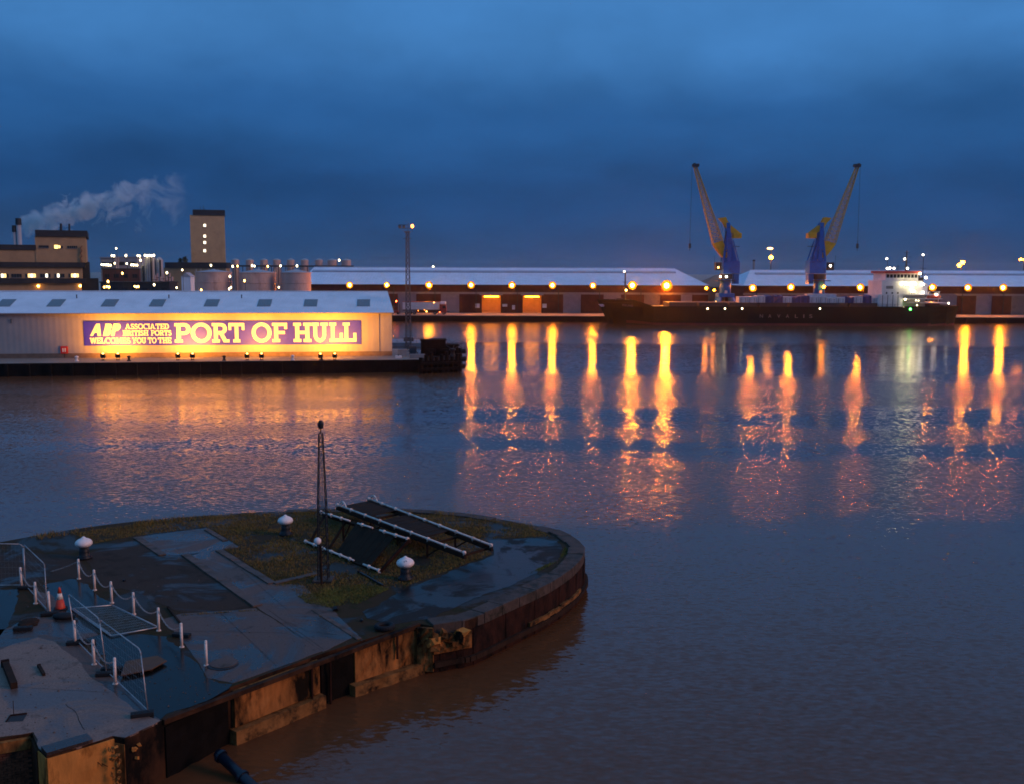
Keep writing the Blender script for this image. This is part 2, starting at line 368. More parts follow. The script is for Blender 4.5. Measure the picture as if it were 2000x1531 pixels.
# ------------------------------------------------------------------ water
def water_material():
    m, nt, N, L, b = nodes_of('dock_water')
    tc = N.new('ShaderNodeTexCoord')
    def math_(op, a, bb=None):
        n = N.new('ShaderNodeMath'); n.operation = op
        for i, q in enumerate((a, bb)):
            if q is None: continue
            if isinstance(q, (int, float)): n.inputs[i].default_value = q
            else: L.new(q, n.inputs[i])
        return n.outputs[0]
    def noise(scale, stretch, detail=3, rough=.55, dist=0.0):
        mp = N.new('ShaderNodeMapping'); mp.inputs['Scale'].default_value = stretch; L.new(tc.outputs['Object'], mp.inputs[0])
        n = N.new('ShaderNodeTexNoise'); n.inputs['Scale'].default_value = scale; n.inputs['Detail'].default_value = detail
        n.inputs['Roughness'].default_value = rough; n.inputs['Distortion'].default_value = dist; L.new(mp.outputs[0], n.inputs['Vector'])
        return n
    sep = N.new('ShaderNodeSeparateXYZ'); L.new(tc.outputs['Object'], sep.inputs[0])
    # cat's-paws: belts of ruffled and calm water lying across the dock
    big = noise(.018, (.55, 1.0, 1), 3, .6, .8); fine = noise(.11, (.5, 1.0, 1), 4, .6, .5)
    d = math_('ADD', sep.outputs['Y'], math_('MULTIPLY', math_('SUBTRACT', big.outputs['Fac'], .5), 55))
    d = math_('ADD', d, math_('MULTIPLY', sep.outputs['X'], .10))
    d = math_('ADD', d, math_('MULTIPLY', math_('SUBTRACT', fine.outputs['Fac'], .5), 14))
    rp = N.new('ShaderNodeValToRGB'); L.new(math_('DIVIDE', d, 400.0), rp.inputs[0])
    cr = rp.color_ramp; stops = [(0, .30), (66 / 400, .35), (74 / 400, .85), (88 / 400, .85), (92 / 400, .15), (97 / 400, .15), (100 / 400, .7), (107 / 400, .7),
                                 (111 / 400, .10), (121 / 400, .22), (127 / 400, .85), (160 / 400, .75), (172 / 400, .12), (228 / 400, .12), (240 / 400, .8), (300 / 400, .7)]
    while len(cr.elements) < len(stops): cr.elements.new(.5)
    for el, (p, c) in zip(cr.elements, stops): el.position = p; el.color = (c, c, c, 1)
    ruff = rp.outputs[0]
    def slopes(scale, stretch, detail, amp):
        n = noise(scale, stretch, detail, .5)
        vm = N.new('ShaderNodeVectorMath'); vm.operation = 'SUBTRACT'; L.new(n.outputs['Color'], vm.inputs[0]); vm.inputs[1].default_value = (.5, .5, .5)
        sc = N.new('ShaderNodeVectorMath'); sc.operation = 'SCALE'; L.new(vm.outputs[0], sc.inputs[0])
        if isinstance(amp, float): sc.inputs['Scale'].default_value = amp
        else: L.new(amp, sc.inputs['Scale'])
        return sc.outputs[0]
    s1 = slopes(.7, (.5, 1, 1), 2, .07)                                   # lazy swell
    s2 = slopes(5.5, (.45, 1, 1), 3, math_('ADD', math_('MULTIPLY', ruff, .42), .22))   # ripples
    ad = N.new('ShaderNodeVectorMath'); ad.operation = 'ADD'; L.new(s1, ad.inputs[0]); L.new(s2, ad.inputs[1])
    ml = N.new('ShaderNodeVectorMath'); ml.operation = 'MULTIPLY'; L.new(ad.outputs[0], ml.inputs[0]); ml.inputs[1].default_value = (1, 1, 0)
    ad2 = N.new('ShaderNodeVectorMath'); ad2.operation = 'ADD'; L.new(ml.outputs[0], ad2.inputs[0]); ad2.inputs[1].default_value = (0, 0, 1)
    nm = N.new('ShaderNodeVectorMath'); nm.operation = 'NORMALIZE'; L.new(ad2.outputs[0], nm.inputs[0])
    L.new(nm.outputs[0], b.inputs['Normal'])
    L.new(math_('ADD', math_('MULTIPLY', ruff, .20), .04), b.inputs['Roughness'])
    b.inputs['Base Color'].default_value = (.125, .045, .018, 1); b.inputs['IOR'].default_value = 1.33
water_material()
mb = MB(); mb.quad(V((-900, -60, 0)), V((900, -60, 0)), V((900, 340, 0)), V((-900, 340, 0)))
tag(mb.build('water', 'dock_water'), kind='structure')

# ------------------------------------------------------------------ far quay and land
FQ = 330.0
mb = MB(); mb.prism([(-900, FQ), (900, FQ), (2600, 5200), (-2600, 5200)], -3, 2.0)
tag(mb.build('far_quay_ground', 'quay_apron'), kind='structure')
mb = MB(); mb.box((0, FQ - .4, 1.05), (1500, .8, 1.5)); mb.box((0, FQ - .25, -1.2), (1500, .5, 3.0))
for i in range(60):
    mb.box((-150 + i * 6.5, FQ - 1.0, .6), (.5, .45, 2.2))
tag(mb.build('far_quay_wall', 'quay_wall'), kind='structure')
mb = MB(); mb.prism([(-900, 215), (-60, 215), (-45, FQ - .1), (-900, FQ - .1)], -3, 1.9)
tag(mb.build('factory_ground', 'quay_apron'), kind='structure')

# ------------------------------------------------------------------ near quay and its shed
QL, QR = G(0, 710.5), G(822, 702.5)
qd = (QR - QL).normalized(); qv = V((-qd.y, qd.x, 0))
a, b_ = QL - qd * 60, QR
mb = MB(); mb.prism([a, b_, b_ + qv * 21, b_ - qd * 8 + qv * 26, a + qv * 60], -3, 2.0)
tag(mb.build('near_quay_ground', 'quay_apron'), kind='structure')
mb = MB()
mb.frame(a, qd, qv, UZ, 0, (b_ - a).length + .3, -.35, -.003, -.5, -.02)
mb.frame(a, qd, qv, UZ, 0, (b_ - a).length + .2, -.22, -.004, -4.5, -.5)
mb.frame(b_, qv, qd, UZ, 0, 20.8, .003, .3, -4.5, -.02)
n = int((b_ - a).length / 3.2)
for i in range(n): mb.frame(a, qd, qv, UZ, i * 3.2, i * 3.2 + .45, -.7, -.2, -3.2, -.15)
tag(mb.build('near_quay_wall', 'quay_wall'), kind='structure')

SA, SB = G(766, 695), G(0, 700.5)
sd = (SA - SB).normalized(); sv = V((-sd.y, sd.x, 0)); SW, SL = 9.9, 108.0
EAVE, RIDGE = 9.38, 9.38 + 9.9 * .325
shed = thing('quayside_shed', SA, 'long white quayside shed with pale metal roof and floodlit front wall', 'building')
S0 = V((SA.x, SA.y, 0))
def sp(s, t, z): return S0 - sd * s + sv * t + UZ * z     # s along the front from the right end, t depth
mb = MB(); mb.frame(S0, -sd, sv, UZ, 0, SL, 0, .3, 2.75, EAVE); mb.build('front_wall', 'shed_cream', shed)
mb = MB(); mb.frame(S0, -sd, sv, UZ, 0, SL, -.12, .3, 1.9, 2.75); mb.build('plinth', 'shed_plinth', shed)
mb = MB()
mb.add([sp(0, .3, 2), sp(0, 2 * SW, 2), sp(0, 2 * SW, EAVE), sp(.75, SW, RIDGE - .1), sp(0, .3, EAVE)], [(0, 1, 2, 3, 4)])
mb.add([sp(SL, .3, 2), sp(SL, 2 * SW, 2), sp(SL, 2 * SW, EAVE), sp(SL, SW, RIDGE - .1), sp(SL, .3, EAVE)], [(4, 3, 2, 1, 0)])
mb.add([sp(0, 2 * SW, 2), sp(SL, 2 * SW, 2), sp(SL, 2 * SW, EAVE), sp(0, 2 * SW, EAVE)], [(0, 1, 2, 3)])
mb.build('gable_wall', 'shed_cream', shed)
mb = MB()
for t0, t1, z0, z1 in ((-.45, SW, EAVE - .1, RIDGE), (2 * SW + .45, SW, EAVE - .1, RIDGE)):
    vs = [sp(-.35, t0, z0), sp(SL, t0, z0), sp(SL, t1, z1), sp(.6, t1, z1)]
    vs += [p + UZ * .14 for p in vs]
    mb.add(vs, [(3, 2, 1, 0), (4, 5, 6, 7), (0, 1, 5, 4), (1, 2, 6, 5), (2, 3, 7, 6), (3, 0, 4, 7)])
roof = mb.build('roof', 'shed_roof', shed)
mb = MB(); mb.frame(S0, -sd, sv, UZ, .6, SL, SW - .25, SW + .25, RIDGE + .1, RIDGE + .26); mb.build('ridge_cap', 'shed_roof', roof)
mb = MB(); mb.frame(S0, -sd, sv, UZ, -.3, SL, -.62, -.46, EAVE - .16, EAVE + .0); mb.build('gutter', 'far_concrete', roof)
slope = (sp(0, SW, RIDGE) - sp(0, -.45, EAVE - .1)).normalized(); rn = (-sd).cross(slope); rn = rn if rn.z > 0 else -rn
rp0 = sp(0, -.45, EAVE + .04)
for px in (710, 607, 517, 414, 308, 215, 110, 12, -90):
    c = RP(px, 592.5, rp0, rn)
    mb = MB(); mb.frame(c, -sd, slope, rn, -1.12, 1.12, -1.75, 1.75, -.05, .07)
    k = mb.build('rooflight', 'rooflight', roof)
for px in (472, 330, 150):                               # little roof cowls
    c = RP(px, 583, rp0, rn); mb = MB(); mb.tube(c, c + UZ * .5, .09, .09, 6); mb.tube(c + UZ * .5, c + UZ * .62, .2, .05, 8); mb.build('roof_cowl', 'mast_steel', roof)
for s in (1, 71, 83, 95):                                # downpipes clear of the sign
    mb = MB(); mb.tube(sp(s + 1.2, -.12, 2.75), sp(s + 1.2, -.12, EAVE - .2), .07, .07, 6); mb.build('downpipe', 'shed_cream', shed)

# sign board with built letters
wall_n = -sv
def on_wall(px, py, off=.12):
    p = RP(px, py, sp(0, -off, 0), wall_n); return p
tl, br = on_wall(163.5, 629.5), on_wall(705, 673)
bl = on_wall(164.5, 674.3)
sgn_s0 = (S0 - tl).dot(sd); sgn_s1 = (S0 - br).dot(sd)
zt, zb = tl.z, (bl.z + br.z) / 2
zt = (tl.z + on_wall(705, 627.2).z) / 2
sign = thing('welcome_sign', sp((sgn_s0 + sgn_s1) / 2, 0, zb), 'long purple banner sign reading PORT OF HULL on the floodlit shed wall', 'sign')
mb = MB(); mb.frame(S0, -sd, sv, UZ, sgn_s1, sgn_s0, -.10, -.004, zb, zt); mb.build('board', 'sign_purple', sign)
mb = MB()
for z0, z1 in ((zt, zt + .07), (zb - .07, zb)): mb.frame(S0, -sd, sv, UZ, sgn_s1 - .07, sgn_s0 + .07, -.13, -.004, z0, z1)
for s0, s1 in ((sgn_s1 - .07, sgn_s1), (sgn_s0, sgn_s0 + .07)): mb.frame(S0, -sd, sv, UZ, s0, s1, -.13, -.004, zb, zt)
mb.build('border', 'sign_purple', sign)
SGW, SGH = sgn_s0 - sgn_s1, zt - zb
def glyph(ch, t, sh=.15, e=.10):
    """slab-serif capital as strokes: r rect, d slanted, a ring arc; returns width, strokes"""
    st = []
    def stem(x, top=True, bot=True, el=e, er=e):
        st.append(('r', x, 0, x + t, 1))
        if bot: st.append(('r', x - el, 0, x + t + er, sh))
        if top: st.append(('r', x - el, 1 - sh, x + t + er, 1))
    th = t * .8
    if ch == 'P':
        stem(e); st += [('r', e + t, 1 - th, .5, 1), ('r', e + t, .40, .5, .40 + th), ('a', .5, .70, .30, .30, -90, 90)]; return .80, st
    if ch == 'R':
        stem(e); st += [('r', e + t, 1 - th, .5, 1), ('r', e + t, .42, .5, .42 + th), ('a', .5, .71, .30, .29, -90, 90),
                        ('d', .62, 0, .38, .46, t * 1.1), ('r', .64, 0, .92, sh)]; return .92, st
    if ch == 'B':
        stem(e); st += [('r', e + t, 1 - th, .45, 1), ('r', e + t, .44, .48, .44 + th), ('r', e + t, 0, .5, th),
                        ('a', .45, .74, .29, .26, -90, 90), ('a', .48, .30, .31, .30, -90, 90)]; return .80, st
    if ch == 'D':
        stem(e); st += [('r', e + t, 1 - th, .42, 1), ('r', e + t, 0, .42, th), ('a', .42, .5, .45, .5, -90, 90)]; return .88, st
    if ch == 'O': return 1.04, [('a', .52, .5, .52, .52, 0, 360)]
    if ch == 'C': return .92, [('a', .52, .5, .52, .52, 48, 312), ('r', .80, .70, .80 + t * .7, .98)]
    if ch == 'S':
        return .68, [('a', .34, .73, .31, .27, 10, 270), ('a', .34, .29, .34, .29, -170, 90)]
    if ch == 'T':
        stem(.36, top=False); st += [('r', 0, 1 - th, .72 + t, 1), ('r', 0, .64, t * .75, 1), ('r', .72 + t - t * .75, .64, .72 + t, 1)]; return .72 + t, st
    if ch in 'EF':
        stem(e, er=e if ch == 'F' else 0); st += [('r', e + t, 1 - th, .78, 1), ('r', .78 - t * .75, .68, .78, 1), ('r', e + t, .42, .66, .42 + th)]
        if ch == 'E': st += [('r', e + t, 0, .80, th), ('r', .80 - t * .75, 0, .80, .32)]
        return .80, st
    if ch == 'L': stem(e, er=e); st += [('r', e + t, 0, .78, th), ('r', .78 - t * .85, 0, .78, .46)]; return .78, st
    if ch == 'H': stem(e); stem(.62); st += [('r', e + t, .5 - th / 2, .62, .5 + th / 2)]; return .72 + t, st
    if ch == 'I': stem(e); return t + 2 * e, st
    if ch == 'U':
        st += [('r', e, .36, e + t, 1), ('r', .60, .36, .60 + t, 1), ('r', 0, 1 - sh, t + 2 * e, 1), ('r', .50, 1 - sh, .70 + t, 1),
               ('a', (e + .60 + t) / 2, .38, (.60 + t - e) / 2, .40, 180, 360)]; return .70 + t, st
    if ch == 'N': stem(e, bot=True); stem(.66); st += [('d', .62, 0, e, 1, t * 1.15)]; return .76 + t, st
    if ch == 'A':
        st += [('d', .06, 0, .38, 1, t * .9), ('d', .76, 0, .40, 1, t), ('r', .26, .26, .74, .26 + th * .8), ('r', -.02, 0, .06 + t + .12, sh), ('r', .66, 0, .78 + t + .12, sh)]; return .90 + t, st
    if ch == 'V': st += [('d', .36, 0, .02, 1, t), ('d', .40, 0, .72, 1, t * .9)]; return .76 + t, st
    if ch == 'W':
        st += [('d', .24, 0, .02, 1, t), ('d', .26, 0, .48, 1, t * .8), ('d', .70, 0, .46, 1, t), ('d', .72, 0, .96, 1, t * .8), ('r', -.05, 1 - sh, .3, 1), ('r', .86, 1 - sh, 1.18, 1)]; return 1.15, st
    if ch == 'M':
        stem(e); stem(.86); st += [('d', .46, .1, e + .04, 1, t), ('d', .48, .1, .84, 1, t * .9)]; return .96 + t, st
    if ch == 'Y':
        st += [('r', .36, 0, .36 + t, .5), ('d', .34, .4, .03, 1, t), ('d', .38, .4, .72, 1, t * .85), ('r', .26, 0, .46 + t, sh), ('r', -.03, 1 - sh, .32, 1), ('r', .56, 1 - sh, .94, 1)]; return .92, st
    return .35, []
def letters(name, word, x0, x1, y0, y1, t=.2, gap=.05, shear=0.0, sh=.15, parent=None, m='sign_white'):
    """write a word on the sign between pixel-survey fractions of the board"""
    gl = [glyph(c, t, sh) for c in word]; tot = sum(w for w, _ in gl) + gap * (len(gl) - 1) + shear
    sx = (x1 - x0) * SGW / tot; H = (y1 - y0) * SGH; ox = sgn_s0 - x0 * SGW; oz = zt - y1 * SGH
    mb = MB(); k = 0
    def pt(x, y, c): return sp(ox - (x + shear * y) * sx, -.10 - c, oz + y * H)
    cx_ = 0.0
    for w, strokes in gl:
        for q in strokes:
            c1 = .07 + .003 * (k % 9); k += 1
            if q[0] == 'r': _, a0, b0, a1, b1 = q; poly = [(a0, b0), (a1, b0), (a1, b1), (a0, b1)]; polys = [poly]
            elif q[0] == 'd': _, xb, yb, xt, yt, tw = q; polys = [[(xb, yb), (xb + tw, yb), (xt + tw, yt), (xt, yt)]]
            else:
                _, ax, ay, rx, ry, d0, d1 = q; n = max(6, int(abs(d1 - d0) / 14)); polys = []
                ri, rj = max(.02, rx - t), max(.02, ry - t * .88)
                A = [R(d0 + (d1 - d0) * i / n) for i in range(n + 1)]
                vs = []
                for cc in (.0, c1):
                    for g in A:
                        vs.append(pt(cx_ + ax + rx * math.cos(g), ay + ry * math.sin(g), cc)); vs.append(pt(cx_ + ax + ri * math.cos(g), ay + rj * math.sin(g), cc))
                o2 = 2 * (n + 1); fs = []
                for i in range(n):
                    p = 2 * i
                    fs += [(o2 + p, o2 + p + 1, o2 + p + 3, o2 + p + 2), (p, p + 2, o2 + p + 2, o2 + p), (p + 1, o2 + p + 1, o2 + p + 3, p + 3)]
                mb.add(vs, fs)
            for poly in polys:
                vs = [pt(cx_ + x, y, 0) for x, y in poly] + [pt(cx_ + x, y, c1) for x, y in poly]
                mb.add(vs, [(4, 5, 6, 7), (0, 1, 5, 4), (1, 2, 6, 5), (2, 3, 7, 6), (3, 0, 4, 7)])
        cx_ += w + gap
    return mb.build(name, m, parent or sign)
def fx(p): return (p - 163.5) / 542.0
def fy(p): return (p - 628.9) / 45.4
for ch, x0, x1 in (('P', 336.7, 367.5), ('O', 368, 408.5), ('R', 409.5, 443), ('T', 442, 473), ('O', 487.3, 526.4), ('F', 528, 558.3),
                   ('H', 570, 605.5), ('U', 606.5, 639), ('L', 642, 669), ('L', 669.5, 696.5)):
    letters('letter', ch, fx(x0), fx(x1), fy(632.3), fy(670), t=.20)
letters('lettering', 'ASSOCIATED', fx(242), fx(326), fy(633), fy(643.6), t=.19, gap=.0)
letters('lettering', 'BRITISH', fx(237), fx(286), fy(645.7), fy(656.2), t=.19, gap=.0)
letters('lettering', 'PORTS', fx(291), fx(330.5), fy(645.7), fy(656.2), t=.19, gap=.0)
for wd, x0, x1 in (('WELCOMES', 174, 251), ('YOU', 254.5, 281), ('TO', 284.5, 301), ('THE', 304, 330)):
    letters('lettering', wd, fx(x0), fx(x1), fy(659.8), fy(671), t=.19, gap=.0)
lg = letters('logo', 'ABP', fx(173), fx(235), fy(632.6), fy(656.2), t=.30, gap=-.06, shear=.30, sh=.0)

# floodlights on the quay in front of the wall
def flood_pair(i, px):
    c = G(px, 703.8); base = V((c.x, c.y, 2.0))
    for k, off in enumerate((-1.15, 1.15)):
        p = V((base.x, base.y, 2.0)) - sd * off
        t = thing('floodlight', p, '%s floodlight of the %s pair from the left, lighting the sign from the quay' % (('right', 'left')[k], ORD[i]), 'floodlight', 'floodlights in front of the sign')
        mb = MB(); mb.box(p + V((0, 0, .05)), (.5, .4, .1)); mb.tube(p + V((-.16, 0, .1)), p + V((-.22, 0, .75)), .035); mb.tube(p + V((.16, 0, .1)), p + V((.22, 0, .75)), .035); mb.build('stand', 'black_iron', t)
        nrm = (sv * .75 + UZ * .66).normalized(); up = sd.cross(nrm); o = p + UZ * .72
        mb = MB(); mb.frame(o, sd, up, nrm, -.36, .36, -.30, .30, -.22, .10); mb.build('housing', 'black_iron', t)
        mb = MB(); mb.ball(o + nrm * .16 - sv * .05 + UZ * .1, .20, 10, 6, .8, .8, 1.2); mb.build('lens', 'lamp_flood', t, smooth=True)
        l = bpy.data.lights.new('flood_lamp', 'AREA'); l.shape = 'DISK'; l.size = .5; l.energy = (300, 400, 340, 560)[i] * FLOOD; l.color = (1, .33, .022); l.spread = R(150)
        lo = bpy.data.objects.new('flood_lamp', l); COL.objects.link(lo); lo.parent = t
        lo.location = (o + nrm * .45) - p; lo.rotation_euler = nrm.to_track_quat('-Z', 'Y').to_euler()
FLOOD = 4.8
for i, px in enumerate((216, 362, 497, 640)): flood_pair(i, px)
# quayside furniture
def quay_bollard(px, label, white=False):
    p = G(px, 707 - px * .005); t = thing('quay_bollard', p, label, 'bollard', 'bollards on the near quay edge')
    m = 'white_paint' if white else 'black_iron'
    mb = MB(); mb.lathe([(.34, 0), (.34, .1), (.2, .16), (.18, .5), (.3, .62), (.3, .74), (.12, .86)], p, 12); mb.build('post', m, t, smooth=True)
for px, lb, w in ((150, 'small white bollard on the quay edge left of the sign', 1), (572, 'small white bollard on the quay edge below the word HULL', 1),
                  (252, 'black bollard just right of the leftmost floodlight pair', 0), (438, 'black bollard on the quay edge between second and third floodlight pairs', 0),
                  (628, 'black bollard beside the brightest floodlight pair', 0)): quay_bollard(px, lb, w)
c = on_wall(126, 684, .0)
lb = thing('lifebuoy_box', c, 'red lifebuoy box on the shed wall left of the sign', 'lifebuoy box')
mb = MB(); mb.frame(c, sd, sv, UZ, -.55, .55, -.25, -.01, -.6, .6); mb.build('case', 'life_red', lb)
mb = MB()
for a0 in (-.26, .08): mb.frame(c, sd, sv, UZ, a0, a0 + .18, -.27, -.24, -.32, .30)
mb.build('marking', 'sign_white', lb)
mb = MB(); mb.tube(c - UZ * 2.2 - sv * .12, c - UZ * .58 - sv * .12, .05); mb.build('stem', 'black_iron', lb)
c = on_wall(22, 627, .0)
wv = thing('wall_vent', c, 'small dark vent pipe high on the shed wall at far left', 'vent')
mb = MB(); mb.tube(c - UZ * .4 - sv * .1, c + UZ * .25 - sv * .1, .06); mb.tube(c + UZ * .2 - sv * .1, c + UZ * .3 - sv * .4 + sd * .2, .07); mb.build('pipe', 'mast_steel', wv)

# lattice lighting mast behind the shed end
def lattice(mb, base, top, w0, w1, nb, r, brace=None):
    base, top = V(base), V(top); brace = brace or r * .6
    def c(k, i):
        w = (w0 + (w1 - w0) * k / nb) / 2; x, y = ((-1, -1), (1, -1), (1, 1), (-1, 1))[i % 4]
        return base.lerp(top, k / nb) + V((x * w, y * w, 0))
    for i in range(4): mb.tube(c(0, i), c(nb, i), r, r, 5)
    for k in range(nb):
        for i in range(4):
            mb.tube(c(k, i), c(k + 1, i + 1) if k % 2 else c(k + 1, i + 1), brace, brace, 4, False); mb.tube(c(k, i + 1), c(k + 1, i), brace, brace, 4, False)
            mb.tube(c(k + 1, i), c(k + 1, i + 1), brace, brace, 4, False)
    return mb
mp_ = P(798, 700, 176); mp_.z = 2.0
tm = thing('lighting_mast', mp_, 'tall slim lattice lighting mast with red lamp beyond the shed end', 'mast')
topz = P(796, 455, 176).z
mb = MB(); lattice(mb, mp_, V((mp_.x, mp_.y, topz)), .95, .48, 22, .055, .03); mb.build('lattice', 'mast_steel', tm)
mb = MB(); c = V((mp_.x, mp_.y, topz))
mb.box(c + UZ * .1, (1.0, 1.0, .2)); mb.box(c + V((0, 0, -1.0)), (1.5, .8, .08)); mb.bar(c + V((-1.5, 0, .75)), c + V((.9, 0, .75)), .1, .1); mb.bar(c + V((-1.5, 0, 1.3)), c + V((.2, 0, 1.3)), .1, .1)
for x in (-1.45, -.8, .1): mb.tube(c + V((x, 0, .1 if x > -.2 else .7)), c + V((x, 0, 1.4)), .05, .05, 5)
mb.tube(c + V((.85, 0, .1)), c + V((.85, 0, .9)), .04, .04, 5); mb.build('headframe', 'mast_steel', tm)
for x in (-1.3, -.6):
    mb = MB(); mb.box(c + V((x, -.2, 1.05)), (.45, .35, .35), rx=-.5); mb.build('lamp_unit', 'mast_steel', tm)
mb = MB(); mb.ball(c + V((.85, 0, 1.1)), .24, 10, 6, 1, 1, 1.3); mb.build('warning_lamp', 'beacon_amber', tm, smooth=True)

# jetty head, pontoon and clutter right of the shed
J0 = G(815, 702, 2.0)
jt = thing('timber_jetty', (J0.x, J0.y, 0), 'black timber jetty head with fenders at the end of the near quay', 'jetty')
def jp(px, py, z=2.0): return G(px, py, z)
pts = [jp(822, 706), jp(893, 703), jp(896, 692), jp(824, 692)]
mb = MB(); mb.prism([(p.x, p.y) for p in pts], 1.2, 2.0); mb.build('deck', 'jetty_timber', jt)
mb = MB(); mb.prism([(p.x, p.y + .4) for p in pts], -3, 1.2); mb.build('core', 'jetty_timber', jt)
for i in range(8):
    q = pts[0].lerp(pts[1], i / 7); mb = MB(); mb.tube(V((q.x, q.y - .3, -3)), V((q.x, q.y - .3, 2.6 + .4 * (i % 3))), .32, .3, 8); mb.build('pile', 'jetty_timber', jt)
for i in range(3):
    q = pts[1].lerp(pts[2], i / 2); mb = MB(); mb.tube(V((q.x + .3, q.y, -3)), V((q.x + .3, q.y, 3.0 + .5 * (i % 2))), .32, .3, 8); mb.build('pile', 'jetty_timber', jt)
mb = MB(); mb.bar(pts[0] + V((0, -.75, -.4)), pts[1] + V((.3, -.75, -.4)), .3, .4); mb.bar(pts[0] + V((0, -.75, -1.3)), pts[1] + V((.3, -.75, -1.3)), .3, .4); mb.build('waling', 'jetty_timber', jt)
for k, (dx, z) in enumerate(((1.0, 3.4), (1.05, 2.1), (.95, .9))):
    mb = MB(); q = pts[1] + V((dx, .2, 0)); mb.tube(V((q.x - .35, q.y, z - .0)), V((q.x + .45, q.y, z)), .42, .42, 10); mb.build('fender', 'rubber', jt)
for nm, px, py, d, lbl in (('winch_house', 846, 694, (4.2, 3, 2.6), 'dark block-shaped winch house standing on the black jetty head'), ('gate_machine', 872, 694, (4.0, 2.4, 1.7), 'low dark machine housing beside the winch house on the jetty')):
    p = G(px, py, 2.0); t = thing(nm, p, lbl, 'machine house')
    mb = MB(); mb.box(p + UZ * d[2] / 2, d, rz=.12); mb.build('casing', 'jetty_timber', t, bevel=.06)
    mb = MB(); mb.box(p + UZ * (d[2] + .1), (d[0] + .3, d[1] + .3, .2), rz=.12); mb.build('roof', 'jetty_timber', t)
    mb = MB(); mb.tube(p + V((-.9, -d[1] / 2 - .2, .8)), p + V((.6, -d[1] / 2 - .2, .8)), .45, .45, 12); mb.build('drum', 'jetty_timber', t)
    mb = MB(); mb.box(p + V((1.3, -d[1] / 2 - .03, 1.0)), (.8, .06, 1.6 if d[2] > 2 else 1.0), rz=.12); mb.build('door', 'jetty_timber', t)
p = G(884, 697, 2.0); t = thing('jetty_capstan', p, 'ragged black capstan gear at the outer tip of the jetty', 'capstan')
mb = MB(); mb.lathe([(.6, 0), (.6, .2), (.35, .35), (.3, .9), (.55, 1.15), (.55, 1.3), (.2, 1.4)], p, 12); mb.build('barrel', 'black_iron', t, smooth=True)
for a0 in (0.3, 1.4, 2.6): mb = MB(); mb.tube(p + UZ * 1.2, p + V((1.3 * math.cos(a0), .6 * math.sin(a0), 1.9)), .07); mb.build('lever', 'black_iron', t)
# grey pontoon moored behind
p0 = G(770, 652, .7); pz = thing('pontoon', (G(795, 660, 0).x, G(795, 660, 0).y, 0), 'low grey pontoon moored behind the shed corner', 'pontoon')
o = G(766, 668, .8); 
mb = MB(); mb.prism([(o.x - 4, o.y - 2), (o.x + 9.5, o.y - 5), (o.x + 11, o.y + 2), (o.x + 4, o.y + 9), (o.x - 4, o.y + 10)], -.6, .8); mb.build('float', 'pontoon_grey', pz)
mb = MB(); mb.box((o.x + 3.5, o.y + 2, 1.25), (2.2, 1.6, .9)); mb.build('locker', 'mast_steel', pz)
mb = MB()
for i in range(6): mb.tube((o.x - 3 + i * 2.2, o.y - 1.7 - i * .45, .8), (o.x - 3 + i * 2.2, o.y - 1.7 - i * .45, 1.8), .04, .04, 5)
mb.bar((o.x - 3, o.y - 1.7, 1.8), (o.x + 8, o.y - 3.95, 1.8), .05, .05); mb.build('railing', 'mast_steel', pz)
p = G(778, 700); t = thing('mooring_block', p, 'white block on the quay corner at the right end of the shed', 'block')
mb = MB(); mb.box(p + UZ * .2, (1.0, .7, .4)); mb.build('body', 'white_paint', t, bevel=.04); mb = MB(); mb.tube(p + UZ * .4, p + UZ * .6, .1); mb.build('ring', 'black_iron', t)
for k, (px, py, d, m, nm, lbl) in enumerate(((786, 696, (1.6, 1.2, 1.1), 'pontoon_grey', 'skip', 'grey skip on the quay end right of the shed'),
                                        (806, 694, (1.2, 1.0, 1.5), 'mast_steel', 'tool_locker', 'dark upright locker near the foot of the lattice mast'),
                                        (815, 700, (2.6, .8, .6), 'far_concrete', 'concrete_beam', 'pale concrete beam lying near the jetty root'))):
    p = G(px, py); t = thing(nm, p, lbl, nm.replace('_', ' '))
    mb = MB(); mb.box(p + UZ * (d[2] / 2), d, rz=.1); mb.build('body', m, t, bevel=.05)
    mb = MB(); mb.box(p + UZ * (d[2] + .04), (d[0] * .96, d[1] * .96, .07), rz=.1); mb.build('lid', m, t)

